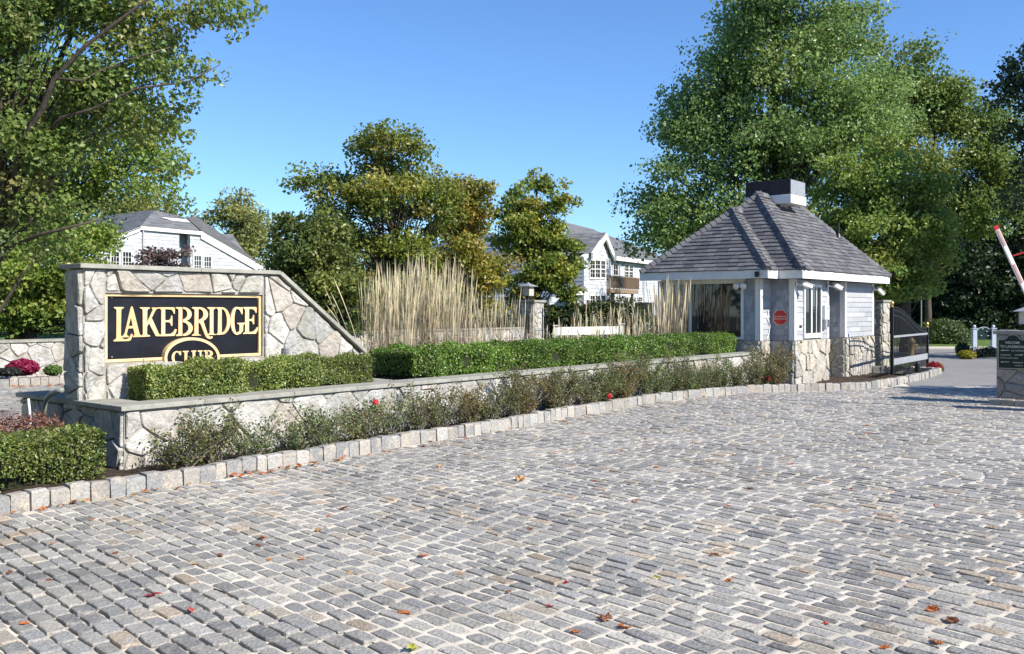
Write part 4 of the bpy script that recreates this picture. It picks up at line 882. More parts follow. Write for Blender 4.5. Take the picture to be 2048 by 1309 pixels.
t = thing('fire_hydrant', 'pale yellow hydrant standing on the grass seen through the gate bars', 'hydrant', G(1823, 715, 0)); c = G(1822.5, 716, 0); m = MB(); m.lathe(c, [(.16, 0), (.16, .04), (.10, .06), (.10, .50), (.13, .52), (.12, .60), (.05, .68), (.03, .72)], 12); m.tube([c+Vector((-.2, 0, .42)), c+Vector((.2, 0, .42))], .06, 8); m.build('body', mk('hydrant_yellow', (.42, .30, .12)), t, smooth=True)
# ================================================================ PLANTING
hedge('box_hedge', 'low clipped box hedge in front of the black name board', sv(260, -.80), sv(736, -.5), -.84, -.42, .60, 1.055, .028, 33000, PAL_BOX, 101)
hedge('box_hedge', 'long clipped box hedge running from the dry grasses to the gatehouse', sv(829, -.45), sv(1471, -.45), -1.40, -.44, .60, 1.085, .036, 74000, PAL_BOX2, 102)
hedge('box_hedge', 'short clipped box hedge at the kerb in the near left corner', -3.2, -.30, -.42, .26, .07, .51, .031, 23000, PAL_BOX, 103, wob=.025)
RB = [(.30, .12, .09, 3), (.20, .09, .07, 3), (.38, .21, .14, 2), (.10, .10, .04, 1)]
for i, (v, u, lab) in enumerate(((-1.75, -.70, 'reddish brown barberry behind the near left hedge, at the picture edge'), (-.75, -.66, 'reddish brown barberry behind the near left hedge, nearest the planter end'))):
    c = W(v, u, .40); shrub('barberry', lab, [(c, (.50, .32, .28)), (c+V3*.22+Z3*.04, (.26, .26, .22)), (c-V3*.25, (.3, .3, .24))], .034, 5200, RB, 'shrub', None, 110+i)
c = W(-.55, -1.75, .42); shrub('twiggy_shrub', 'sparse dark twiggy shrub beyond the planter end at the left edge', [(W(-1.0, -1.9, .45), (.35, .35, .4))], .04, 500, PAL_DARK, 'shrub', None, 117)
# rose bushes along the kerb
r = random.Random(77)
ORDN = ['first', 'second', 'third', 'fourth', 'fifth', 'sixth', 'seventh', 'eighth', 'ninth', 'tenth', 'eleventh', 'twelfth', 'thirteenth', 'fourteenth', 'fifteenth', 'sixteenth', 'seventeenth', 'eighteenth', 'nineteenth', 'twentieth', 'twenty-first', 'twenty-second', 'twenty-third', 'twenty-fourth', 'twenty-fifth', 'twenty-sixth', 'twenty-seventh', 'twenty-eighth', 'twenty-ninth', 'thirtieth', 'thirty-first']
RL = [(.16, .19, .07, 4), (.23, .24, .09, 3), (.10, .12, .05, 3), (.24, .16, .07, 1.6), (.34, .32, .14, .8), (.22, .13, .06, .6)]
FLOWERS = {6: (751, 806), 13: (1219, 793), 18: (1460, 761), 21: (1535, 757)}
def rose(i, v, u, h, dens, flower):
    base = W(v, u, bedz(v)); lab = 'thin leafed rose bush, %s from the planter corner along the kerb' % ORDN[i]
    if flower: lab = 'rose bush with one pink red bloom, %s from the planter corner' % ORDN[i]
    th = thing('rose_bush', lab, 'rose bush', base, 'rose bushes along the kerb'); mb = MB(); rs = np.random.RandomState(300+i); tips = []
    for k in range(int(24*dens)):
        a = r.uniform(0, 6.28); sp = r.uniform(.10, .50); hh = h*r.uniform(.45, 1.05); dx = V3*math.cos(a)*sp*1.2+U3*math.sin(a)*sp*.6
        p0 = base+V3*r.uniform(-.1, .1)+U3*r.uniform(-.06, .06); p1 = p0+dx*.45+Z3*hh*.5; p2 = p0+dx+Z3*hh; mb.tube([p0, p1, p2], [.0075, .0055, .003], 4, (.07, .06, .04)); tips += [(p0, p1, p2)]
        for q in range(3):
            t_ = r.uniform(.4, .95); s_ = p1.lerp(p2, t_) if r.random() < .6 else p0.lerp(p1, t_); e_ = s_+Vector((r.uniform(-.11, .11), r.uniform(-.11, .11), r.uniform(.02, .14))); mb.tube([s_, e_], [.003, .0015], 3, (.08, .07, .04)); tips.append((s_, s_.lerp(e_, .6), e_))
    mb.build('stems', M['barkgrey'], th); n = int((2000 if v < 4 else 3200)*dens); T = np.array([[list(q) for q in t_] for t_ in tips]); k = rs.choice(len(T), n); w = rs.uniform(0, 1, n)
    pos = np.where((w < .5)[:, None], T[k, 0]+(T[k, 1]-T[k, 0])*(w*2)[:, None], T[k, 1]+(T[k, 2]-T[k, 1])*((w-.5)*2)[:, None])+rs.normal(0, .035, (n, 3)); pos[:, 2] = np.maximum(pos[:, 2], base.z+.02)
    v_, f, c_ = leaves_np(pos, rs.normal(size=(n, 3))+np.array([0, 0, .5]), .034*rs.uniform(.5, 1.3, n), pal_pick(rs, n, RL)*np.array(r.choice([(1, 1, 1), (.85, 1.1, .9), (1.15, .95, .9), (1, 1, 1)]))*rs.uniform(.7, 1.3, n)[:, None], rs, asp=.6, fold=.1); mesh_obj('foliage', v_, f, c_, M['leaf'], th, None)
    if flower:
        Yc_ = W(v, u+.15).y; c = P(flower[0], flower[1], Yc_-.12); n = 60; d = rs.normal(size=(n, 3)); d /= np.linalg.norm(d, axis=1, keepdims=True); pos = np.array(c)+d*np.array([.035, .035, .04])*(Yc_/14)**.5
        v_, f, c_ = leaves_np(pos, d, np.full(n, .042)*(Yc_/14)**.5, np.tile([[.75, .07, .09]], (n, 1))*rs.uniform(.8, 1.15, n)[:, None], rs, asp=.9, fold=.15); mesh_obj('bloom', v_, f, c_, M['petal'], th, None)
fl = dict(FLOWERS); vs_ = [.30+i*.505+r.uniform(-.13, .13) for i in range(30)]
for i, v in enumerate(vs_):
    ku = kerb_u(v); u = min(.04+max(.0, ku-.14)*.55, ku-.18) if v < 15 else ku-.32; u = max(u, .16)
    if v > 14.2: u = .35
    h = r.uniform(.36, .66)*(1.0+(.30 if v > 9 else .16 if v > 3 else 0)); f_ = None
    for key, (fx, fy) in list(fl.items()):
        if abs(sv(fx, u)-v) < .27: f_ = fl.pop(key); break
    rose(i, v, u+r.uniform(-.05, .05), h, r.uniform(.55, 1.05) if v < 6 else r.uniform(.8, 1.3), f_)
# ornamental grasses
STC = [(.50, .41, .29), (.42, .35, .26), (.58, .48, .34), (.36, .30, .24), (.48, .40, .33), (.34, .34, .18)]
def grass_clump(label, v, u, rad, n, h, seed, group='dry ornamental grasses behind the long hedge', lean=(0, 0), green=.12, low=.3, z0=.58, curl=60, wid=.0062):
    rs = np.random.RandomState(seed); base = W(v, u, z0); th = thing('ornamental_grass', label, 'ornamental grass', base, group); th['kind'] = 'thing'; vs = []; fs = []; cs = []; cnt = 0
    def ribbon(p, w, c, side, tip=None):
        nonlocal cnt
        for qi, (a, b) in enumerate(zip(p, w)): vs.append(a-side*b/2); vs.append(a+side*b/2); cc_ = c if (tip is None or qi < 3) else tip; cs.append(cc_); cs.append(cc_)
        for q in range(len(p)-1): fs.append((cnt+2*q, cnt+2*q+1, cnt+2*q+3, cnt+2*q+2))
        cnt += 2*len(p)
    B = np.array(base)
    for k in range(n):
        a = rs.uniform(0, 6.283); q = rad*rs.uniform(0, 1)**.5; s0 = B+np.array([math.cos(a)*q, math.sin(a)*q, 0]); hh = h*(rs.uniform(.35, .92) if rs.rand() < .7 else rs.uniform(.85, 1.1))
        out = np.array([math.cos(a)*q*.35+rs.normal(0, .07)+lean[0], math.sin(a)*q*.35+rs.normal(0, .07)+lean[1], 0]); bend = rs.uniform(0, .14)*(1 if rs.rand() < .8 else 2)
        t = np.array([0, .3, .55, .78, .9, 1.0]); pts = [s0+out*(x**1.4)*hh*.5+np.array([0, 0, x*hh*(1-bend*x)]) for x in t]
        c = np.array(STC[rs.randint(len(STC))])*rs.uniform(.8, 1.2); w0 = wid*rs.uniform(.6, 1.2); ang = rs.uniform(0, 3.14); side = np.array([math.cos(ang), math.sin(ang), 0])
        ribbon(pts, [w0, w0, w0*.9, w0*1.3, w0*2.1, w0*.3], c*.85, side, tip=np.array((.66, .57, .38))*rs.uniform(.8, 1.15))
    for k in range(int(n*1.6)):                         # curled blades and leaves low down
        a = rs.uniform(0, 6.283); q = rad*1.1*rs.uniform(0, 1)**.5; s0 = B+np.array([math.cos(a)*q, math.sin(a)*q, 0]); L = rs.uniform(.35, .80)*(1 if rs.rand() < .8 else 1.5); a2 = rs.uniform(0, 6.283); o = np.array([math.cos(a2), math.sin(a2), 0])
        pts = [s0+o*L*x*.7+np.array([0, 0, L*(1.5*x-1.0*x*x)]) for x in (0, .3, .6, .85, 1)]; isg = rs.rand() < green
        c = (np.array((.16, .22, .05)) if isg else np.array([(.66, .50, .36), (.60, .44, .30), (.70, .58, .42)][rs.randint(3)]))*rs.uniform(.8, 1.2); ribbon(pts, [wid*1.2, wid*1.4, wid*1.2, wid*.8, wid*.2], c, np.cross(o, [0, 0, 1])*.7+np.array([0, 0, .5]))
    mesh_obj('stalks', np.array(vs, dtype=np.float32), np.array(fs, dtype=np.int32), np.array(cs, dtype=np.float32), M['straw'], th, None); return th
GP = [(752, -1.95, .20, 150, 1.80), (790, -1.75, .28, 220, 1.88), (832, -2.0, .28, 230, 1.98), (875, -1.75, .28, 230, 2.05), (915, -1.95, .24, 190, 1.95)]
for i, (px, u, rad, n, h) in enumerate(GP):
    grass_clump('tall dense straw coloured grass clump, %s from the sign wall shoulder' % ORDN[i], sv(px, u), u, rad, n, h, 400+i)
GP = [(955, -1.8, .32, 110, 1.50), (995, -1.9, .34, 90, 1.40), (1035, -1.8, .34, 80, 1.42)]
for i, (px, u, rad, n, h) in enumerate(GP): grass_clump('shorter loose straw grass clump, %s left of the stone gate pillar' % ('third', 'second', 'first')[i], sv(px, u), u, rad, n, h, 420+i)
grass_clump('few bent grass stalks leaning over the sloping shoulder of the sign wall', sv(722, -1.6), -1.6, .12, 9, 1.55, 430, lean=(-.55, 0), curl=4, wid=.008)
for i, (px, n, h) in enumerate([(1085, 26, .75), (1130, 34, .70), (1175, 42, .74), (1215, 44, .74), (1255, 50, .82), (1290, 46, 1.0)]):
    grass_clump('thin low grass tuft before the white rail fence, %s from the left' % ORDN[i], sv(px, -1.85), -1.85, .38, n, h*1.15, 440+i, green=.35, wid=.010)
for i, (px, n, h) in enumerate([(1322, 80, 1.92), (1358, 85, 1.90), (1392, 34, 1.75)]):
    grass_clump('tall thin plumed grass in front of the large dark window, %s from the left' % ORDN[i], sv(px, -1.7), -1.7, .20, n, h, 460+i, green=.3, wid=.014)
for i, px in enumerate((1140, 1175, 1212, 1250, 1283)): grass_clump('straw grass clump behind the white rail before the dark evergreens, %s from the left' % ORDN[i], sv(px, -9.6), -9.6, .5, 60, 1.85 if i else 1.5, 480+i, z0=.0, green=.4, wid=.015)
# flower bed by the far left wall
MUM = [(.36, .02, .09, 4), (.28, .012, .07, 3), (.45, .04, .12, 1)]
def mound(name, label, px, py, rpx, rpy, Y, pal, leaf, n, cat, seed, group=None, z0=.08):
    c = P(px, py, Y); s = Y/FPX; return shrub(name, label, [(c, (rpx*s, rpx*s*.8, rpy*s))], leaf, n, pal, cat, group, seed, stem=False)
Yb = W(4.4, -13.0).y
def yb(px): return W(sv(px, -12.95), -12.95).y
mound('chrysanthemum', 'large round burgundy chrysanthemum in the bed below the far left wall', 46, 735, 31, 16, yb(46), MUM, .06, 4200, 'chrysanthemum', 500)
mound('bedding_plant', 'dark purple leafed bedding plant left of the burgundy chrysanthemum', 18, 744, 24, 9, yb(18)-.4, [(.05, .045, .05, 3), (.03, .05, .03, 2)], .06, 1500, 'plant', 501)
mound('bedding_plant', 'bright green cabbage like plant right of the burgundy chrysanthemum', 106, 741, 17, 10, yb(106)-.2, [(.16, .26, .06, 3), (.10, .18, .04, 3)], .06, 1500, 'plant', 502)
mound('chrysanthemum', 'small red chrysanthemum under the open iron gate', 1868, 736, 16, 12, 24.6, [(.40, .02, .03, 4), (.30, .015, .02, 2)], .05, 1400, 'chrysanthemum', 503)
mound('bedding_plant', 'small yellow green plant at the kerb tip beside the red chrysanthemum', 1880, 738, 8, 10, 25.0, [(.16, .22, .05, 3)], .05, 700, 'plant', 504)
mound('chrysanthemum', 'yellow chrysanthemum at the foot of the hanging sign', 1934, 710, 17, 9, 31.0, [(.36, .32, .02, 4), (.22, .24, .03, 2)], .07, 1200, 'chrysanthemum', 505)
mound('dark_shrub', 'round dark shrub left of the yellow chrysanthemum', 1926, 701, 14, 14, 32.5, PAL_DARK, .08, 1600, 'shrub', 506)
shrub('dark_shrub', 'dark spreading shrub bed under the hanging sign', [(P(1972, 710, 32.5), (.62, .6, .28)), (P(2004, 712, 32.5), (.5, .5, .3))], .08, 3600, PAL_DARK, 'shrub', None, 507)
shrub('weeping_shrub', 'broad mounded yellow green shrub beyond the iron gate', [(P(1884, 668, 44), (1.25, 1.0, .75)), (P(1862, 682, 44), (.9, .8, .5)), (P(1905, 680, 44), (.9, .8, .6))], .12, 8000, [(.09, .13, .03, 3), (.13, .17, .05, 2), (.05, .08, .02, 2)], 'shrub', None, 508)
shrub('evergreen_shrub', 'wide dark evergreen bushes with yellow green tips before the house, behind the white rail', [(P(1165, 652, 40), (1.1, 1, .8)), (P(1195, 645, 40), (1.1, 1, 1.0)), (P(1240, 640, 40), (1.1, 1, 1.0)), (P(1275, 655, 40), (1.0, 1, .8)), (P(1128, 664, 40), (.7, .8, .5))], .13, 15000, [(.05, .075, .02, 4), (.03, .05, .018, 3), (.14, .15, .04, 2)], 'shrub', None, 509)

# ================================================================ TREES
tree('pear_tree', 'large leafy tree overhanging the upper left corner with dark limbs visible', P(-70, 880, 12.6), P(60, -160, 12.6),
     [(60, 60, 130, 130), (200, 20, 120, 80), (330, 20, 110, 50), (445, 20, 62, 32), (300, 100, 110, 50), (405, 140, 40, 22), (130, 180, 120, 90), (260, 190, 120, 60), (385, 195, 55, 24), (480, 25, 34, 20), (470, 60, 24, 14), (430, 210, 22, 12), (340, 260, 50, 22), (345, 330, 40, 16), (60, 300, 90, 100), (-60, 120, 120, 200), (-120, 350, 120, 160), (150, 290, 90, 50), (180, -90, 200, 80), (60, 420, 80, 60), (70, 480, 60, 50), (-80, -100, 150, 120)],
     12.6, .075, 46000, PAL_NEAR, tr=.12, seed=601, clump=.36, limbs=34, spread=.8,
     extra=[([(20, 420, 0), (38, 284, -.4), (85, 219, -.6), (109, 157, -.7), (171, 92, -.8), (280, 10, -.8), (380, -60, -.8)], .050, .014), ([(109, 157, -.7), (165, 162, -.6), (198, 143, -.5), (265, 118, -.4), (340, 95, -.3)], .022, .008), ([(30, 330, 0), (123, 236, -.5), (184, 219, -.6), (273, 178, -.6), (376, 164, -.5), (440, 130, -.5)], .028, .006), ([(-10, 440, 0), (60, 250, .2), (140, 75, .1), (150, -60, 0)], .05, .03), ([(10, 500, .1), (80, 470, -.3), (200, 440, -.5)], .04, .01)])
tree('linden_tree', 'green and yellow tree behind the low left wall, left of the white house', P(30, 700, 25), P(120, 150, 25),
     [(150, 320, 120, 90), (250, 290, 90, 75), (300, 350, 55, 60), (70, 240, 120, 110), (120, 420, 70, 40), (50, 430, 90, 80), (280, 250, 60, 50), (-60, 350, 120, 150), (120, 180, 90, 70), (320, 310, 40, 36)],
     25, .115, 34000, PAL_YG, tr=.25, seed=602, clump=.7, limbs=40)
tree('bushy_tree', 'dense yellow green bushy tree standing right behind the low left wall', P(60, 700, 24), P(80, 430, 24),
     [(50, 560, 105, 90), (140, 560, 70, 75), (20, 630, 100, 40), (130, 630, 80, 36), (80, 480, 120, 60), (170, 510, 45, 50), (-60, 560, 90, 110), (200, 610, 60, 50), (250, 630, 60, 40)],
     24, .11, 32000, PAL_YG, tr=.14, seed=603, clump=.55, limbs=20)
tree('purple_smoke_tree', 'small reddish grey tree in front of the white gabled house', P(330, 640, 42), P(320, 500, 42),
     [(310, 515, 36, 26), (340, 520, 36, 24), (365, 535, 22, 18), (290, 535, 25, 20)], 42, .14, 2600, [(.16, .11, .10, 4), (.12, .09, .07, 3), (.20, .10, .09, 1)], tr=.07, seed=604, clump=.5, limbs=30, bark='barkgrey')
tree('background_tree', 'olive tree rising behind the roof of the white gabled house', P(270, 640, 80), P(270, 390, 80),
     [(290, 405, 75, 30), (200, 400, 80, 45), (330, 425, 40, 20), (250, 450, 90, 50)], 80, .32, 6000, PAL_OLIVE, tr=.3, seed=605, clump=1.4)
tree('tulip_tree', 'tall loose light green tree alone against the sky, left of the maples', P(485, 640, 78), P(480, 378, 78),
     [(478, 395, 34, 24), (470, 430, 55, 26), (505, 455, 50, 34), (445, 425, 30, 16), (500, 500, 52, 44), (470, 480, 40, 40), (530, 560, 40, 30)], 78, .30, 9000, [(.29, .33, .12, 4), (.37, .37, .12, 3), (.20, .24, .08, 3), (.50, .45, .13, 1)], tr=.3, seed=606, clump=1.2, limbs=50)
tree('maple_tree', 'dark leaved maple left of the tall golden maple', P(655, 680, 29), P(640, 490, 29),
     [(570, 450, 28, 26), (600, 480, 42, 38), (580, 520, 36, 44), (625, 545, 70, 55), (690, 560, 50, 50), (610, 595, 60, 40), (660, 470, 40, 40), (640, 620, 60, 40), (700, 620, 40, 36)], 29, .14, 18000, [(.13, .18, .05, 4), (.09, .13, .04, 3), (.30, .31, .06, 1.8)], tr=.16, seed=607, clump=.55, limbs=45)
tree('maple_tree', 'tallest golden olive maple with orange tinted top, centre of the picture', P(800, 700, 33), P(780, 290, 33),
     [(640, 385, 52, 45), (775, 280, 55, 26), (740, 320, 50, 55), (800, 310, 55, 42), (850, 350, 50, 48), (700, 400, 60, 55), (780, 400, 90, 55), (860, 420, 55, 50), (660, 450, 55, 45), (740, 480, 70, 45), (830, 490, 80, 45), (760, 560, 90, 45), (840, 580, 70, 45)], 33, .14, 30000, PAL_MAPLE, tr=.2, seed=608, clump=.62, limbs=70)
tree('maple_tree', 'orange tipped maple leaning right of the tallest maple', P(930, 700, 34.5), P(925, 360, 34.5),
     [(925, 375, 40, 40), (960, 420, 34, 45), (900, 420, 50, 45), (945, 480, 48, 45), (900, 520, 60, 45), (960, 550, 48, 40), (910, 600, 70, 40)], 34.5, .14, 19000, [(.36, .31, .05, 3), (.25, .28, .045, 3), (.42, .24, .05, 1.3), (.14, .18, .04, 2)], tr=.16, seed=609, clump=.55, limbs=50)
tree('maple_tree', 'pointed olive green maple partly hiding the balcony house', P(1075, 675, 41), P(1072, 345, 41),
     [(1075, 360, 20, 30), (1040, 405, 38, 35), (1108, 400, 34, 34), (1065, 450, 62, 42), (1118, 455, 34, 36), (1030, 490, 36, 36), (1085, 520, 60, 42), (1130, 530, 28, 34), (1040, 570, 48, 40), (1108, 580, 44, 40), (1060, 620, 50, 30)], 41, .165, 21000, PAL_MAPLE2, tr=.15, seed=610, clump=.5, limbs=55)
tree('oak_tree', 'huge dark green oak towering behind the gatehouse roof', P(1553, 700, 42), P(1555, 20, 42),
     [(1560, 60, 120, 90), (1660, 60, 90, 90), (1490, 130, 90, 70), (1430, 180, 70, 80), (1400, 250, 70, 70), (1560, 200, 140, 90), (1690, 160, 90, 90), (1480, 300, 150, 80), (1370, 350, 85, 60), (1330, 400, 62, 40), (1300, 440, 50, 36), (1640, 300, 130, 90), (1420, 430, 110, 55), (1560, 440, 120, 60), (1340, 480, 80, 34), (1600, -20, 130, 70), (1740, 240, 70, 90), (1285, 480, 34, 24), (1460, 500, 130, 40)], 42, .17, 105000, PAL_OAK, tr=.42, seed=611, clump=.95, limbs=90)
tree('maple_tree', 'lighter yellow green maple close behind the right end of the gatehouse', P(1812, 705, 33), P(1800, 330, 33),
     [(1730, 330, 80, 60), (1700, 400, 60, 60), (1790, 390, 80, 70), (1730, 460, 80, 60), (1830, 470, 55, 65), (1780, 530, 80, 45), (1850, 530, 40, 50), (1810, 580, 60, 22), (1680, 480, 50, 50), (1880, 500, 22, 40)], 33, .14, 36000, PAL_YG, tr=.2, seed=612, clump=.62, limbs=50)
tree('oak_tree', 'broad green oak behind the light maple, under open sky on the right', P(1852, 690, 52), P(1870, 250, 52),
     [(1790, 130, 60, 60), (1850, 200, 80, 65), (1920, 240, 75, 60), (1970, 300, 60, 60), (1890, 215, 60, 45), (2010, 340, 50, 60), (1850, 300, 110, 80), (1940, 380, 90, 70), (1880, 420, 100, 60), (2010, 400, 60, 60), (1740, 190, 60, 80)], 52, .20, 52000, [(.17, .25, .055, 4), (.23, .30, .07, 3), (.10, .16, .04, 2), (.32, .32, .08, .8)], tr=.2, seed=613, clump=1.1, limbs=40)
tree('edge_tree', 'dark tree reaching in at the right picture edge against the sky', P(2180, 740, 30), P(2160, 50, 30),
     [(2095, 120, 70, 66), (2080, 190, 60, 50), (2100, 260, 80, 60), (2180, 150, 130, 140), (2130, 360, 80, 80), (2250, 260, 120, 190), (2230, 430, 110, 90), (2060, 400, 40, 50)], 30, .15, 24000, PAL_DARK+[(.08, .12, .035, 3)], tr=.25, seed=614, clump=.6, limbs=50)
tree('roadside_tree', 'small round tree just outside the right of the picture, shading the drive entrance', (14.3, 16.0, 0), (14.2, 16.1, 5),
     [(2640, 330, 150, 100), (2560, 380, 100, 70), (2760, 360, 120, 90)], 16.0, .14, 9000, PAL_OAK, tr=.12, seed=616, clump=.5, limbs=20)
tree('shade_toned_tree', 'dark tree beyond the drive with deep shade in its leaf colour, behind the hanging sign', P(1960, 690, 56), P(1960, 440, 56),  # the wood's deep shade is put into the dark leaf palette
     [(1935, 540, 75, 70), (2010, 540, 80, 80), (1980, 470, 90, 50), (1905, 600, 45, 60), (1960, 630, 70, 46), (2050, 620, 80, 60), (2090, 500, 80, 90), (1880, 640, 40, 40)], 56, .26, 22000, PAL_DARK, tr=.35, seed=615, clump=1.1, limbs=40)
# woods closing the horizon
def woods(name, label, x0, x1, Y, h, n, seed, leaf, pal, dy=6):
    rs = np.random.RandomState(seed); nc = n//60; cx = rs.uniform(x0, x1, nc); cy = Y+rs.uniform(-dy, dy, nc); hh = h*(.75+.25*np.sin(cx*.23+seed)+.15*np.sin(cx*.71)); cz = rs.uniform(.02, 1, nc)**.8*hh
    k = rs.choice(nc, n); g = rs.normal(size=(n, 3)); g /= np.linalg.norm(g, axis=1, keepdims=True); pos = np.stack([cx, cy, cz], 1)[k]+g*rs.uniform(.2, 1, n)[:, None]*h*.16; pos[:, 2] = np.maximum(pos[:, 2], .05)
    col = (pal_pick(rs, nc, pal)[k]*.6+pal_pick(rs, n, pal)*.4)*rs.uniform(.7, 1.25, n)[:, None]; v, f, c = leaves_np(pos, g+np.array([0, 0, .3]), leaf*rs.uniform(.6, 1.4, n), col, rs, asp=.8, fold=.1)
    tag(mesh_obj(name, v, f, c, M['leaf'], None, Vector((0, 0, 0))), label, 'woodland', kind='stuff')
woods('distant_woods', 'mixed dark woodland closing the view behind houses and maples', -75, 95, 98, 9.5, 60000, 701, .75, [(.05, .07, .02, 4), (.09, .10, .03, 2), (.12, .10, .03, 1)])
woods('undergrowth', 'dark mixed shrubs at the foot of the maples behind the grasses', -13, 4.5, 41, 2.6, 26000, 702, .22, [(.05, .075, .02, 4), (.03, .05, .018, 3), (.10, .11, .03, 1.2)], dy=2)
woods('shade_toned_undergrowth', 'dark woodland undergrowth with shade in its leaf colour, beyond the lawn on the right', 20, 44, 61, 8, 26000, 703, .40, PAL_DARK, dy=3)  # dark palette carries the shade under the far trees
# ================================================================ HOUSES
def onP(px, py, O, d):
    r_ = (px-CX)/FPX; s_ = (r_*O[1]-O[0])/(d[0]-r_*d[1]); x, y = O[0]+s_*d[0], O[1]+s_*d[1]; return Vector((x, y, EYE-(py-HY)/FPX*y))
def wallpoly(mb, core, pts3, O, d, n, course, wid, cols, seed, thick=.25):
    O3 = Vector((O[0], O[1], 0)); d3 = Vector((d[0], d[1], 0)); p2 = [((p-O3).dot(d3), p.z) for p in pts3]
    shingles(mb, p2, lambda a, b, h: O3+d3*a+Vector(n)*(h+.01)+Z3*b, course, wid, .022, cols, seed)
    core.prism([Vector(p)-Vector(n)*.02 for p in pts3], -Vector(n)*thick)
def win(parent, a, b, z0, z1, n, cols_=2, rows=3, t=.07, lower=True):
    """window between two bottom points a,b (3D at z0); returns glass part"""
    a = Vector((a.x, a.y, z0)); b = Vector((b.x, b.y, z0)); d = (b-a); n = Vector(n); H_ = Z3*(z1-z0); m = MB(); m.boxv(a+n*.02, d, n*.03, H_); g = m.build('window', M['glass'], parent)
    dn = d.normalized(); L = d.length; m = MB()
    m.boxv(a-dn*t+n*.02, dn*(L+2*t), n*.07, Z3*t*-1.1); m.boxv(a-dn*t+n*.02+H_, dn*(L+2*t), n*.07, Z3*t*1.2); m.boxv(a-dn*t+n*.02, dn*t, n*.068, H_); m.boxv(b+n*.02, dn*t, n*.068, H_)
    m.boxv(a+n*.05+H_*.47, d, n*.025, Z3*.06)
    for i in range(1, cols_): m.boxv(a+d*i/cols_-dn*.012+n*.05, dn*.024, n*.016, H_)
    for j in range(1, rows+1):
        if abs(j/(rows+1)-.5) > .06: m.boxv(a+n*.05+H_*j/(rows+1), d, n*.014, Z3*.022)
    m.build('window_frame', M['white'], g); return g
def roofquad(mb, deckm, pts, seed, course=.22, wid=.45, cols=None):
    o = pts[0]; ex = (pts[1]-pts[0]).normalized(); nr = (pts[1]-pts[0]).cross(pts[2]-pts[0]).normalized(); nr = nr if nr.z > 0 else -nr; ey = nr.cross(ex); ey = ey if ey.z > 0 else -ey
    p2 = [((p-o).dot(ex), (p-o).dot(ey)) for p in pts]; shingles(mb, p2, lambda a, b, h: o+ex*a+ey*b+nr*(h+.01), course, wid, .02, cols or ROOFH, seed); deckm.add([p-nr*.05 for p in pts], [tuple(range(len(pts)))], (.13, .13, .14))
ROOFH = [(.17, .175, .182), (.20, .205, .21), (.145, .15, .158)]
SW = [(.47, .49, .53), (.50, .52, .555), (.44, .46, .50)]
# ---- house A, left
UA = -38.3; OA = (W(0, UA).x, W(0, UA).y); dA = (VX, VY); nA = (UX, UY, 0)
fa = lambda x, y: onP(x, y, OA, dA)
def back(p, k): return Vector(p)-U3*k
hA = thing('gabled_house', 'white shingled house with grey hipped roof rising behind the sign wall', 'house', Vector((fa(380, 600).x, fa(380, 600).y, 0)))
sd_ = MB(); co_ = MB()
for i, pl_ in enumerate(([(193, 640), (193, 492), (278, 457), (358, 464.2), (358, 640)], [(380, 640), (380, 466), (402, 468), (529, 542), (529, 640)])): wallpoly(sd_, co_, [fa(*p) for p in pl_], OA, dA, nA, .20, .42, SW, 800+i)
UR = UA-.8; OR = (W(0, UR).x, W(0, UR).y); wallpoly(sd_, co_, [onP(x, y, OR, dA) for x, y in ((335, 640), (335, 455), (395, 460), (395, 640))], OR, dA, nA, .20, .42, SW, 805)
sd_.build('siding', M['siding'], hA); co_.build('wall_core', M['white'], hA)
rf_ = MB(); dk = MB(); apx = back(onU(309, 419.5, UA-4.5), 0); E0 = fa(190, 486.5); K0 = fa(278, 453)
roofquad(rf_, dk, [K0, fa(402, 464.5), onU(372, 436, UA-3.4), apx], 811)
roofquad(rf_, dk, [back(E0, 13), E0+U3*.2, K0+U3*.2, apx, back(apx, 13)], 812)
q = onU(424, 462, UA-9); roofquad(rf_, dk, [onU(440, 512, UA-5), onU(492, 508, UA-5), onU(464, 469, UA-9), onU(415, 462, UA-9)], 813)
rr0 = fa(402, 463); roofquad(rf_, dk, [fa(533, 538), fa(402, 462), onU(372, 435, UA-3.4), onU(392, 436, UA-9), back(fa(533, 538), 9)], 814)
rfo = rf_.build('roof', M['roofing'], hA); dk.build('roof_deck', M['roofing'], rfo)
m = MB()
def tbar(m, a, b, w=.25, o=.12): a = Vector(a)+U3*o; b = Vector(b)+U3*o; d_ = b-a; m.boxv(a-Z3*w, d_, -U3*.10, Z3*w)
tbar(m, E0, K0, .28); tbar(m, K0, fa(402, 464), .20, .16); tbar(m, fa(400, 463), fa(532, 538.5), .42); m.build('white_trim', M['white'], hA)
m = MB(); m.prism([onU(322, 435, UA-2.2), onU(371, 439, UA-2.2), onU(396, 457, UA-2.2)], U3*.03); m.build('gable_triangle', M['white'], hA)
m = MB(); m.tube([fa(285, 458)+U3*.08, fa(285, 620)+U3*.08], .05, 6); m.build('downpipe', M['steel'], hA)
for x0, x1, y0, y1 in ((221, 236.5, 536+30, 504), (244.5, 261, 536+30, 504.5), (387, 400.5, 572, 512), (407, 420.5, 574, 514)):
    a, b = fa(x0, y0), fa(x1, y0); win(hA, a, b, fa(x0, y0).z, fa(x0, y1).z, nA, 3, 5)
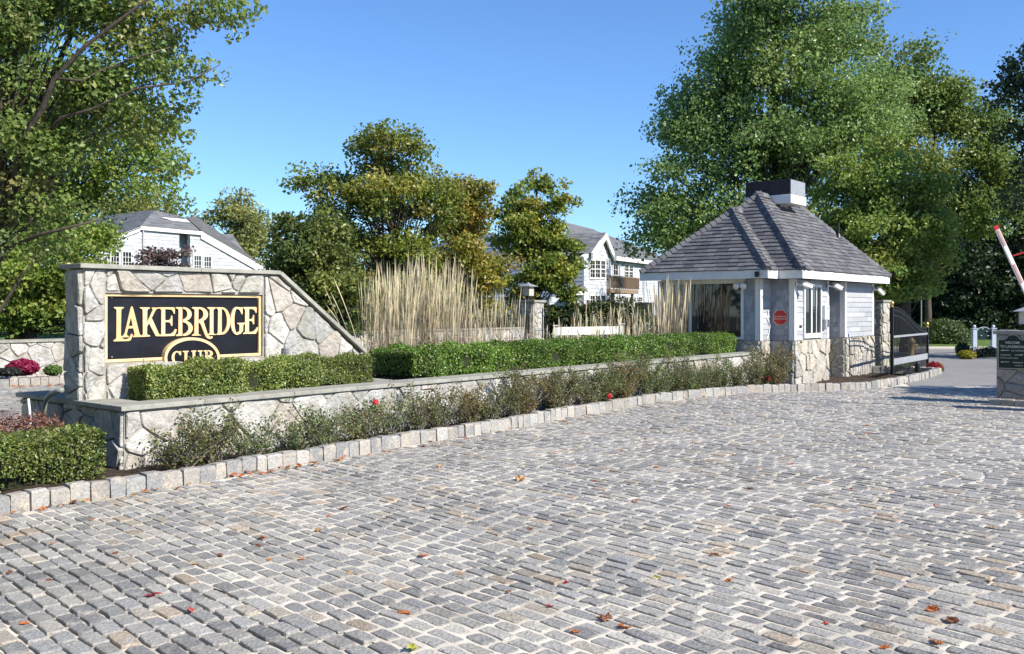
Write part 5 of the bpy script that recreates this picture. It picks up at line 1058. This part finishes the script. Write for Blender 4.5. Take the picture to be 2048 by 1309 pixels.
# ---- small white gabled outbuilding
t = thing('small_white_gable', 'tiny white gable peak showing past the shoulder of the sign wall', 'outbuilding', Vector((P(549, 600, 60).x, 60, 0)))
m = MB(); m.prism([P(534, 620, 60), P(534, 548, 60), P(544, 533.5, 60), P(555, 533.5, 60), P(566, 550, 60), P(566, 620, 60)], (0, 3, 0)); m.build('walls', M['white'], t)
m = MB(); m.bar(P(532, 550, 59.9), P(545, 532, 59.9), .2, .12, up=(0, 1, 0)); m.bar(P(554, 532, 59.9), P(568, 552, 59.9), .2, .12, up=(0, 1, 0)); m.build('roof_edge', M['white'], t)
# ---- house B, middle
al = math.atan((1895-CX)/FPX); dB = (math.sin(al), math.cos(al)); nB = Vector((math.cos(al), -math.sin(al), 0)); OB = (P(1225, 0, 66).x, 66.0); dB3 = Vector((dB[0], dB[1], 0))
OG = (OB[0]+nB.x*1.6, OB[1]+nB.y*1.6); fb = lambda x, y: onP(x, y, OB, dB); fg = lambda x, y: onP(x, y, OG, dB)
def fb_o(x, y, k): return onP(x, y, (OB[0]+nB.x*k, OB[1]+nB.y*k), dB)
hB = thing('balcony_house', 'white two storey house with steep front gable and wooden balcony seen between the trees', 'house', Vector((OB[0], OB[1], 0)))
sd_ = MB(); co_ = MB()
wallpoly(sd_, co_, [fg(*p) for p in ((1167, 660), (1167, 513), (1180, 506), (1204, 471), (1221, 514), (1221, 660))], OG, dB, nB, .24, .5, SW, 821)
wallpoly(sd_, co_, [fb(*p) for p in ((1219, 660), (1219, 514), (1330, 528), (1330, 660))], OB, dB, nB, .24, .5, SW, 822)
gl0 = fg(1167, 560); lp = [gl0.xy.to_3d()]; # shaded left flank, running back from the gable corner
Lb = Vector((gl0.x, gl0.y, 0)); fl_ = [Lb, Lb-nB*13, Lb-nB*13+Z3*5.0, Lb-nB*7.3+Z3*6.8, Lb+Z3*4.7]
o2 = (Lb.x, Lb.y); wallpoly(sd_, co_, fl_, o2, (-nB.x, -nB.y), -dB3, .24, .5, SW, 823)
lw = [fb_o(x, y, 1.2) for x, y in ((1098, 660), (1098, 596), (1140, 592), (1167, 600), (1167, 660))]; wallpoly(sd_, co_, lw, (OB[0]+nB.x*1.2, OB[1]+nB.y*1.2), dB, nB, .24, .5, SW, 824)
sd_.build('siding', M['siding'], hB); co_.build('wall_core', M['white'], hB)
rf_ = MB(); dk = MB()
R1 = fb_o(1130, 446, -6); R2 = fb_o(1310, 506, -6)
roofquad(rf_, dk, [fb_o(1215, 512, .4), fb_o(1335, 527.5, .4), R2, fb_o(1190, 460, -6)], 831)
pk = fg(1204, 466)+nB*.3; pe = fg(1177, 507)+nB*.3; roofquad(rf_, dk, [pe-nB*7, pe, pk, pk-nB*7], 832)
pe2 = fg(1221, 513)+nB*.3; roofquad(rf_, dk, [pe2, pe2-nB*3, pk-nB*5, pk], 833)
roofquad(rf_, dk, [fb_o(1150, 500, .4), fb_o(1215, 512, .4), fb_o(1190, 460, -6), R1], 834)
pr = fb_o(1130, 583, 2.6); roofquad(rf_, dk, [fb_o(1138, 584, 2.8), fb_o(1172, 582, 2.8), fb_o(1170, 568, .8), fb_o(1146, 568, .8)], 835)
rfo = rf_.build('roof', M['roofing'], hB); dk.build('roof_deck', M['roofing'], rfo)
m = MB()
def bbar(a, b, w, n_=nB, o=.1): a = Vector(a)+n_*o; b = Vector(b)+n_*o; m.boxv(a-Z3*w, b-a, -n_*.12, Z3*w)
bbar(fg(1176, 506), fg(1204, 466), .42, o=.32); bbar(fg(1204, 466), fg(1222, 512), .42, o=.32); bbar(fb(1221, 513), fb(1330, 527), .30, o=.45); bbar(fb_o(1138, 584, 2.8), fb_o(1172, 582.5, 2.8), .2, o=.05)
bbar(fb_o(1140, 588, 2.5), fb_o(1162, 588, 2.5), .25, o=.05); m.build('white_trim', M['white'], hB)
m = MB()
for x, k in ((1219.5, 1.8), (1239, .15), (1288, .15)): m.tube([fb_o(x, 518, k), fb_o(x, 650, k)], .05, 6)
m.build('downpipe', M['steel'], hB)
for x0, x1, y0, y1, k, c_ in ((1178.5, 1187.5, 555, 521, 1, 2), (1189, 1198, 555, 521, 1, 2), (1200, 1208, 555, 522, 1, 2), (1178.5, 1187.5, 625, 592, 1, 2), (1189, 1198, 625, 592, 1, 2), (1200, 1208, 625, 592, 1, 2), (1225, 1234, 572, 529, 0, 2), (1248, 1255, 556, 530, 0, 2), (1257, 1264, 556, 531, 0, 2), (1247, 1254.5, 625, 595, 0, 2), (1257, 1265, 626, 595, 0, 2), (1275, 1283, 612, 595, 0, 2), (1121, 1128, 636, 612, 2, 2), (1143, 1153, 632, 592, 2, 2)):
    f_ = {1: fg, 0: fb, 2: lambda x, y: fb_o(x, y, 1.2)}[k]; a, b = f_(x0, y0), f_(x1, y0); win(hB, a, b, a.z, f_(x0, y1).z, nB, c_, 3, t=.09)
# balcony
m = MB(); k0, k1 = .1, 1.9; a = fb_o(1221, 577, k1); b = fb_o(1277, 580.5, k1); zd = a.z; m.boxv(Vector((a.x, a.y, zd-.28)), Vector((b.x-a.x, b.y-a.y, 0)), -nB*(k1-k0), Z3*.26); dk_ = m.build('balcony_deck', M['wood'], hB)
m = MB(); L = (b-a); L.z = 0; zr = fb_o(1221, 551, k1).z
for P0, D_ in ((a, L), (a, -nB*(k1-k0)), (Vector((b.x, b.y, 0)), -nB*(k1-k0))):
    P0 = Vector((P0.x, P0.y, 0)); m.boxv(P0+Z3*(zr-.06), D_+nB*.001, Z3*.07, nB*.07 if D_ == L else dB3*.07); ns = int(D_.length/.16)
    for i in range(ns+1): q_ = P0+D_*i/ns; m.boxv(q_+Z3*(zd+.02), dB3*.05, nB*.04, Z3*(zr-zd-.09))
m.build('balcony_railing', M['wood'], hB)
for x in (1228, 1266): m = MB(); p_ = fb_o(x, 585, k1-.15); m.boxv(Vector((p_.x, p_.y, 0)), dB3*.16, -nB*.16, Z3*(zd-.3)); m.build('balcony_post', M['wood'], hB)
# ---- pale house glimpsed on the right, car
t = thing('distant_white_house', 'sliver of a white house wall behind the thin pole beyond the gate', 'house', Vector((P(1846, 0, 70).x, 70, 0))); m = MB(); m.boxv(P(1843.5, 632, 70), (.28, 0, 0), (0, 4, 0), (0, 0, .75)); m.build('wall', M['white'], t)
m = MB(); m.boxv(P(1850, 650, 70.5), (3.5, 0, 0), (0, 4, 0), (0, 0, 1.3)); m.build('grey_wall', M['siding'], t)  # second wall block in the plain grey siding colour
def car(label, px, Y, sc, mat='carpaint'):
    c = P(px, 0, Y); c.z = 0; t = thing('parked_car', label, 'car', c); X_ = Vector((1, 0, 0))*sc; Yv = Vector((0, 1, 0)); Zs = Z3*sc
    def pr(pts, w, name, mt, off=0, par=None): m = MB(); m.prism([c+X_*a+Zs*b+Yv*off for a, b in pts], Yv*w); return m.build(name, M[mt], par or t, bevel=.03)
    pr([(-2.2, .35), (2.2, .35), (2.25, .7), (2.1, .95), (1.2, 1.02), (-2.1, 1.05), (-2.25, .8)], 1.8, 'body', mat); pr([(-2.0, 1.03), (1.1, 1.03), (.5, 1.55), (-1.6, 1.6)], 1.6, 'cabin', mat, .1)
    pr([(-1.75, 1.08), (.85, 1.08), (.42, 1.46), (-1.5, 1.50)], .02, 'side_window', 'glass', .07)
    for x in (-1.4, 1.4): m = MB(); m.lathe(c+X_*x+Zs*.34+Yv*.02, [(.34*sc, 0), (.34*sc, .22)], 16, axis=(0, 1, 0)); w = m.build('wheel', M['dark'], t); m = MB(); m.lathe(c+X_*x+Zs*.34-Yv*.0, [(.2*sc, 0), (.2*sc, .02)], 12, axis=(0, 1, 0)); m.build('rim', M['steel'], w)
    return t
car('dark grey car parked on the far drive beyond the iron gate', 1838, 62, 1.0); car('dark blue car parked behind the left trees past the sign wall shoulder', 683, 66, 1.0)
# ---- fences
t = thing('rail_fence', 'low white two post rail fence standing behind the long hedge', 'fence', P(1180, 0, 30).xy.to_3d())
for px in (1112, 1243): c = P(px, 668, 29.5 if px < 1200 else 30.5); c.z = 0; m = MB(); m.boxv(c-Vector((.07, .07, 0)), (.14, 0, 0), (0, .14, 0), (0, 0, 1.17 if px > 1200 else 1.13)); m.boxv(c+Vector((-.10, -.10, 1.17 if px > 1200 else 1.13)), (.20, 0, 0), (0, .20, 0), (0, 0, .03)); m.build('post', M['white'], t, bevel=.006)
m = MB(); a = P(1113, 655, 29.5); b = P(1243, 653, 30.5); m.boxv(a-Z3*.26, b-a, (0, .05, 0), (0, 0, .26)); m.build('rail', M['white'], t, bevel=.006)
m = MB(); m.boxv(a-Z3*.62, b-a, (0, .05, 0), (0, 0, .12)); m.build('rail', M['white'], t)
t = thing('wire_fence', 'thin dark wire fence section with slim rods beside the stone gate pillar', 'fence', P(1078, 0, 29).xy.to_3d()); m = MB()
for px, y0 in ((1057, 628), (1085, 617), (1090, 617), (1097, 612)): m.tube([P(px, 690, 29), P(px, y0, 29)], .02, 5)
m.build('rods', M['iron'], t); m = MB(); m.tube([P(1057, 630, 29), P(1098, 622, 29)], .012, 4); m.tube([P(1050, 663, 29), P(1098, 660, 29)], .012, 4); m.build('wires', M['steel'], t)
t = thing('leaning_stake', 'black stake leaning in the dry grass left of the stone gate pillar', 'stake', P(1049, 690, 17.5)); m = MB(); m.tube([P(1048, 690, 17.5), P(1051, 655, 17.5), P(1056, 622, 17.5)], .022, 6); m.build('stick', M['iron'], t)
t = thing('board_fence', 'brown wooden board fence section near the balcony house', 'fence', P(1290, 0, 48).xy.to_3d())
for i in range(8): a = P(1270+i*4.8, 645, 48); m = MB(); m.boxv(a, (.118, 0, 0), (0, .03, 0), (0, 0, EYE-(605-HY)/FPX*48-a.z+rnd.uniform(-.02, .02))); m.build('board', M['wood'], t)
hedge('clipped_hedge', 'straight green clipped hedge beyond the low wall, past the sign wall shoulder', sv(655, -20), sv(755, -20), -20.8, -20, .0, 1.12, .12, 5000, PAL_BOX2, 151)
# ---- small things round the planter
t = thing('garden_hose', 'grey hose bent over the shaded end of the stone planter', 'hose', onV(90, 830, -.1)); m = MB(); m.tube([onV(x, y, -.09) for x, y in ((88, 838), (89, 812), (93, 797), (102, 788), (114, 783), (124, 781))], .028, 8); m.build('hose', M['hose'], t, smooth=True)
t = thing('white_stake', 'thin white stake standing in the barberry before the planter end', 'stake', onV(61, 845, -.45)); m = MB(); m.tube([onV(61, 850, -.45), onV(59, 820, -.45), onV(56.5, 798, -.45)], .013, 6); m.build('rod', M['plastic'], t)
c = W(sv(598, -.62), -.86, 1.08); t = thing('spotlight', 'small grey finned spotlight behind the hedge at the right foot of the name board', 'spotlight', c); m = MB()
for i in range(6): m.lathe(c+Vector((-.02, 0, .02*i)), [(.055, 0), (.055, .008), (.035, .009), (.035, .019)], 12)
m.build('finned_housing', M['steel'], t); m = MB(); m.tube([c-Z3*.45, c], .012, 6); m.build('stem', M['dark'], t)

# ================================================================ FALLEN LEAVES
def leafmesh(kind, seed, col):
    rs = random.Random(seed); pts = []
    if kind == 'maple': prof = [1, .45, .85, .38, .75, .35, .35, .35, .75, .38, .85, .45]
    elif kind == 'oval': prof = [1, .62, .5, .45, .42, .45, .9, .45, .42, .45, .5, .62]
    else: prof = [rs.uniform(.45, 1) for _ in range(12)]
    n = len(prof); m = MB(); vs = [(0, 0, rs.uniform(.0, .12))]
    for i, p in enumerate(prof):
        a = 2*math.pi*i/n; q = p*(.9 if kind != 'oval' else 1); vs.append((q*.5*math.cos(a), q*.5*math.sin(a)*(.9 if kind != 'oval' else .75), rs.uniform(-.02, .22)*(1.6 if kind == 'crumple' else 1)))
    for i, p in enumerate(prof): a = 2*math.pi*(i+.5)/n; vs.append((.26*math.cos(a), .26*math.sin(a), rs.uniform(0, .10)))
    fs = []
    for i in range(n): j = (i+1) % n; fs += [(0, 1+n+(i-1) % n, 1+i), (0, 1+i, 1+n+i)] if False else [(0, 1+n+i, 1+i), (0, 1+j, 1+n+i), (1+i, 1+n+i, 1+j)]
    m.add(vs, fs, col); st_ = [(-.4, 0, .05), (-.75, .05, .10), (-.75, .09, .10), (-.4, .04, .05)]; m.add(st_, [(0, 1, 2, 3)], tuple(x*.7 for x in col)); o = m.build('fallen_leaf', M['petal']); me = o.data; bpy.data.objects.remove(o, do_unlink=True); return me
COLS_ = {'orange': (.50, .17, .055), 'tan': (.52, .33, .16), 'brown': (.24, .10, .05), 'red': (.30, .025, .03), 'pink': (.55, .12, .09), 'green': (.42, .42, .10)}
LM = {}
for k_, c_ in COLS_.items(): LM[k_] = [leafmesh(kd, hash_, c_) for hash_, kd in ((11, 'maple'), (23, 'crumple'), (37, 'oval'))]
def fleaf(px, py, size, colr, label, group=None, kind=None, zz=.008):
    g = G(px, py, 0); o = bpy.data.objects.new('fallen_leaf', LM[colr][rnd.randrange(3) if kind is None else kind]); COL.objects.link(o)
    v_, u_ = toW(g.x, g.y); o.location = (g.x, g.y, zz); o.scale = (size*1.1, size*1.1, size*.7); o.rotation_euler = (rnd.uniform(-.25, .25), rnd.uniform(-.25, .25), rnd.uniform(0, 6.28)); tag(o, label, 'leaf', group)
NAMED = [(307, 1195, .115, 'red', 'large dark red leaf lying flat on the cobbles, lower left', 2), (382, 1225, .085, 'pink', 'pale pink red leaf right of the large dark red leaf', 2), (825, 1301, .085, 'green', 'crumpled yellow green leaf at the bottom edge of the cobbles', 1), (1315, 1160, .075, 'green', 'pale yellow green leaf alone on the right cobbles', 1), (688, 1020, .095, 'orange', 'bright orange curled leaf right of a smaller orange leaf', 1), (656, 1035, .07, 'orange', 'smaller orange leaf left of the bright orange curled leaf', 0), (524, 1079, .10, 'orange', 'flat orange maple leaf on the left middle cobbles', 0), (848, 1115, .10, 'orange', 'orange brown curled leaf below the picture centre', 0), (1131, 1170, .06, 'red', 'tiny deep red leaf on the middle cobbles', 2), (1868, 1225, .095, 'orange', 'light orange leaf with raised edge, lower right', 1), (1907, 1247, .09, 'brown', 'dark brown curled leaf just below the light orange leaf at right', 1), (1040, 961, .17, 'tan', 'wide tan leaf clump on the upper middle cobbles', 1), (1212, 1241, .14, 'brown', 'large spidery brown leaf in the lower middle', 0), (1250, 1259, .11, 'orange', 'rusty leaf right of the large spidery brown leaf', 0), (122, 1003, .16, 'tan', 'big curled tan leaf leaning on the near left kerb', 1), (1358, 789, .30, 'brown', 'heap of rusty leaves against the kerb under the roses', 1)]
for x, y, s_, c_, l_, k_ in NAMED: fleaf(x, y, s_, c_, l_, kind=k_, zz=.012)
rest = [(183, 1042, 'orange'), (26, 1022, 'tan'), (60, 1010, 'orange'), (105, 1090, 'orange'), (165, 1005, 'green'), (245, 1000, 'tan'), (8, 1050, 'tan'), (230, 1110, 'brown'), (560, 936, 'orange'), (575, 940, 'brown'), (600, 935, 'orange'), (540, 942, 'brown'), (640, 921, 'orange'), (655, 918, 'brown'), (410, 960, 'orange'), (455, 955, 'brown'), (500, 948, 'orange'), (380, 968, 'tan'), (268, 990, 'tan'), (290, 985, 'orange'), (600, 962, 'orange'), (517, 1094, 'brown'), (538, 1122, 'orange'), (604, 1120, 'orange'), (385, 1130, 'tan'), (440, 1114, 'brown'), (636, 1063, 'tan'), (770, 1040, 'brown'), (880, 935, 'tan'), (1110, 905, 'pink'), (1060, 1060, 'brown'), (980, 1060, 'tan'), (1016, 1187, 'brown'), (806, 1229, 'orange'), (1100, 1216, 'pink'), (1690, 888, 'orange'), (1734, 853, 'orange'), (1733, 868, 'orange'), (1874, 1013, 'orange'), (1704, 980, 'orange'), (1470, 912, 'orange'), (1313, 965, 'tan'), (1312, 936, 'orange'), (1456, 1014, 'orange'), (1430, 1113, 'brown'), (1457, 1164, 'orange'), (1150, 1268, 'orange'), (1980, 1165, 'tan'), (1985, 1058, 'tan'), (1875, 1290, 'orange'), (1770, 1300, 'orange'), (1651, 1251, 'pink'), (1270, 1005, 'orange'), (1190, 965, 'pink'), (1130, 845, 'orange'), (1135, 848, 'tan'), (1165, 842, 'tan'), (1000, 865, 'brown'), (1020, 860, 'orange'), (1370, 795, 'brown'), (1345, 800, 'orange'), (1680, 798, 'tan'), (1900, 868, 'tan'), (1930, 895, 'tan'), (1240, 903, 'tan'), (865, 892, 'tan'), (770, 905, 'orange'), (1290, 880, 'brown'), (95, 1165, 'brown'), (50, 1250, 'orange'), (18, 1148, 'brown'), (700, 1150, 'tan'), (920, 1150, 'tan'), (1580, 930, 'pink'), (1620, 905, 'tan'), (1500, 980, 'brown')]
def zone(x, y):
    k_ = np.interp(x, [a for a, b in KERB], [b for a, b in KERB])
    if y < k_+12: return 'against the kerb stones below the ' + ('near left hedge' if x < 230 else 'first rose bushes' if x < 520 else 'middle rose bushes' if x < 900 else 'far rose bushes')
    return 'on the %s %s cobbles' % ('near' if y > 1150 else 'middle' if y > 1000 else 'far', 'left' if x < 600 else 'central' if x < 1300 else 'right')
for x, y, c_ in rest: fleaf(x, y, rnd.uniform(.055, .095), c_, 'small %s curled leaf %s' % ({'green': 'yellow green'}.get(c_, c_), zone(x, y)), 'small fallen leaves on the cobbles')
for i in range(64):                                     # dry leaves blown against the kerb
    k_ = rnd.choice([rnd.uniform(0, 330), rnd.uniform(340, 700), rnd.uniform(540, 680), rnd.uniform(700, 1500)]); y_ = np.interp(k_, [a for a, b in KERB], [b for a, b in KERB])+rnd.uniform(1, 9)
    c_ = rnd.choice(['orange', 'tan', 'brown', 'tan']); fleaf(k_, y_, rnd.uniform(.05, .10), c_, 'dry %s leaf gathered against the foot of the kerb' % c_, 'dry leaves gathered along the kerb', zz=.015)
for i in range(12):
    px = rnd.uniform(20, 130); g = G(px, rnd.uniform(771, 776), 0); o = bpy.data.objects.new('fallen_leaf', LM['orange'][rnd.randrange(3)]); COL.objects.link(o); o.location = (g.x, g.y, .02); o.scale = (.13,)*3; o.rotation_euler = (0, .2, rnd.uniform(0, 6)); tag(o, 'orange leaf below the far left kerb of the side road', 'leaf', 'orange leaves along the far left kerb')
# ---- unseen trees added to block sky light on the left; they mirror in windows
for i, (x, y, s_) in enumerate(((-8.8, 3.4, .95), (-15, -9, 1.2), (-7, -15, 1.15), (3, -19, 1.1), (-22, 6, 1.3))):
    rs = np.random.RandomState(900+i); th = thing('sky_block_tree', 'broad dark unseen tree added behind the camera to block sky light, %s from the left' % ORDN[i], 'tree', (x, y, 0), 'unseen trees added to block sky light'); n = 5200
    d = rs.normal(size=(n, 3)); d /= np.linalg.norm(d, axis=1, keepdims=True); pos = np.array([x, y, 5.2*s_])+d*np.array([3.8, 3.8, 4.4])*s_*rs.uniform(.5, 1, n)[:, None]**.4*(1+.12*np.sin(d[:, :1]*9)); v, f, c = leaves_np(pos, d+rs.normal(size=(n, 3))*.5, .5*rs.uniform(.6, 1.3, n), pal_pick(rs, n, PAL_OAK), rs, asp=.8)
    mesh_obj('crown', v, f, c, M['leaf'], th, None); m = MB(); m.tube([(x, y, 0), (x+.1, y, 2.5), (x, y+.1, 6*s_)], [.28, .22, .08], 9); m.build('trunk', M['bark'], th)
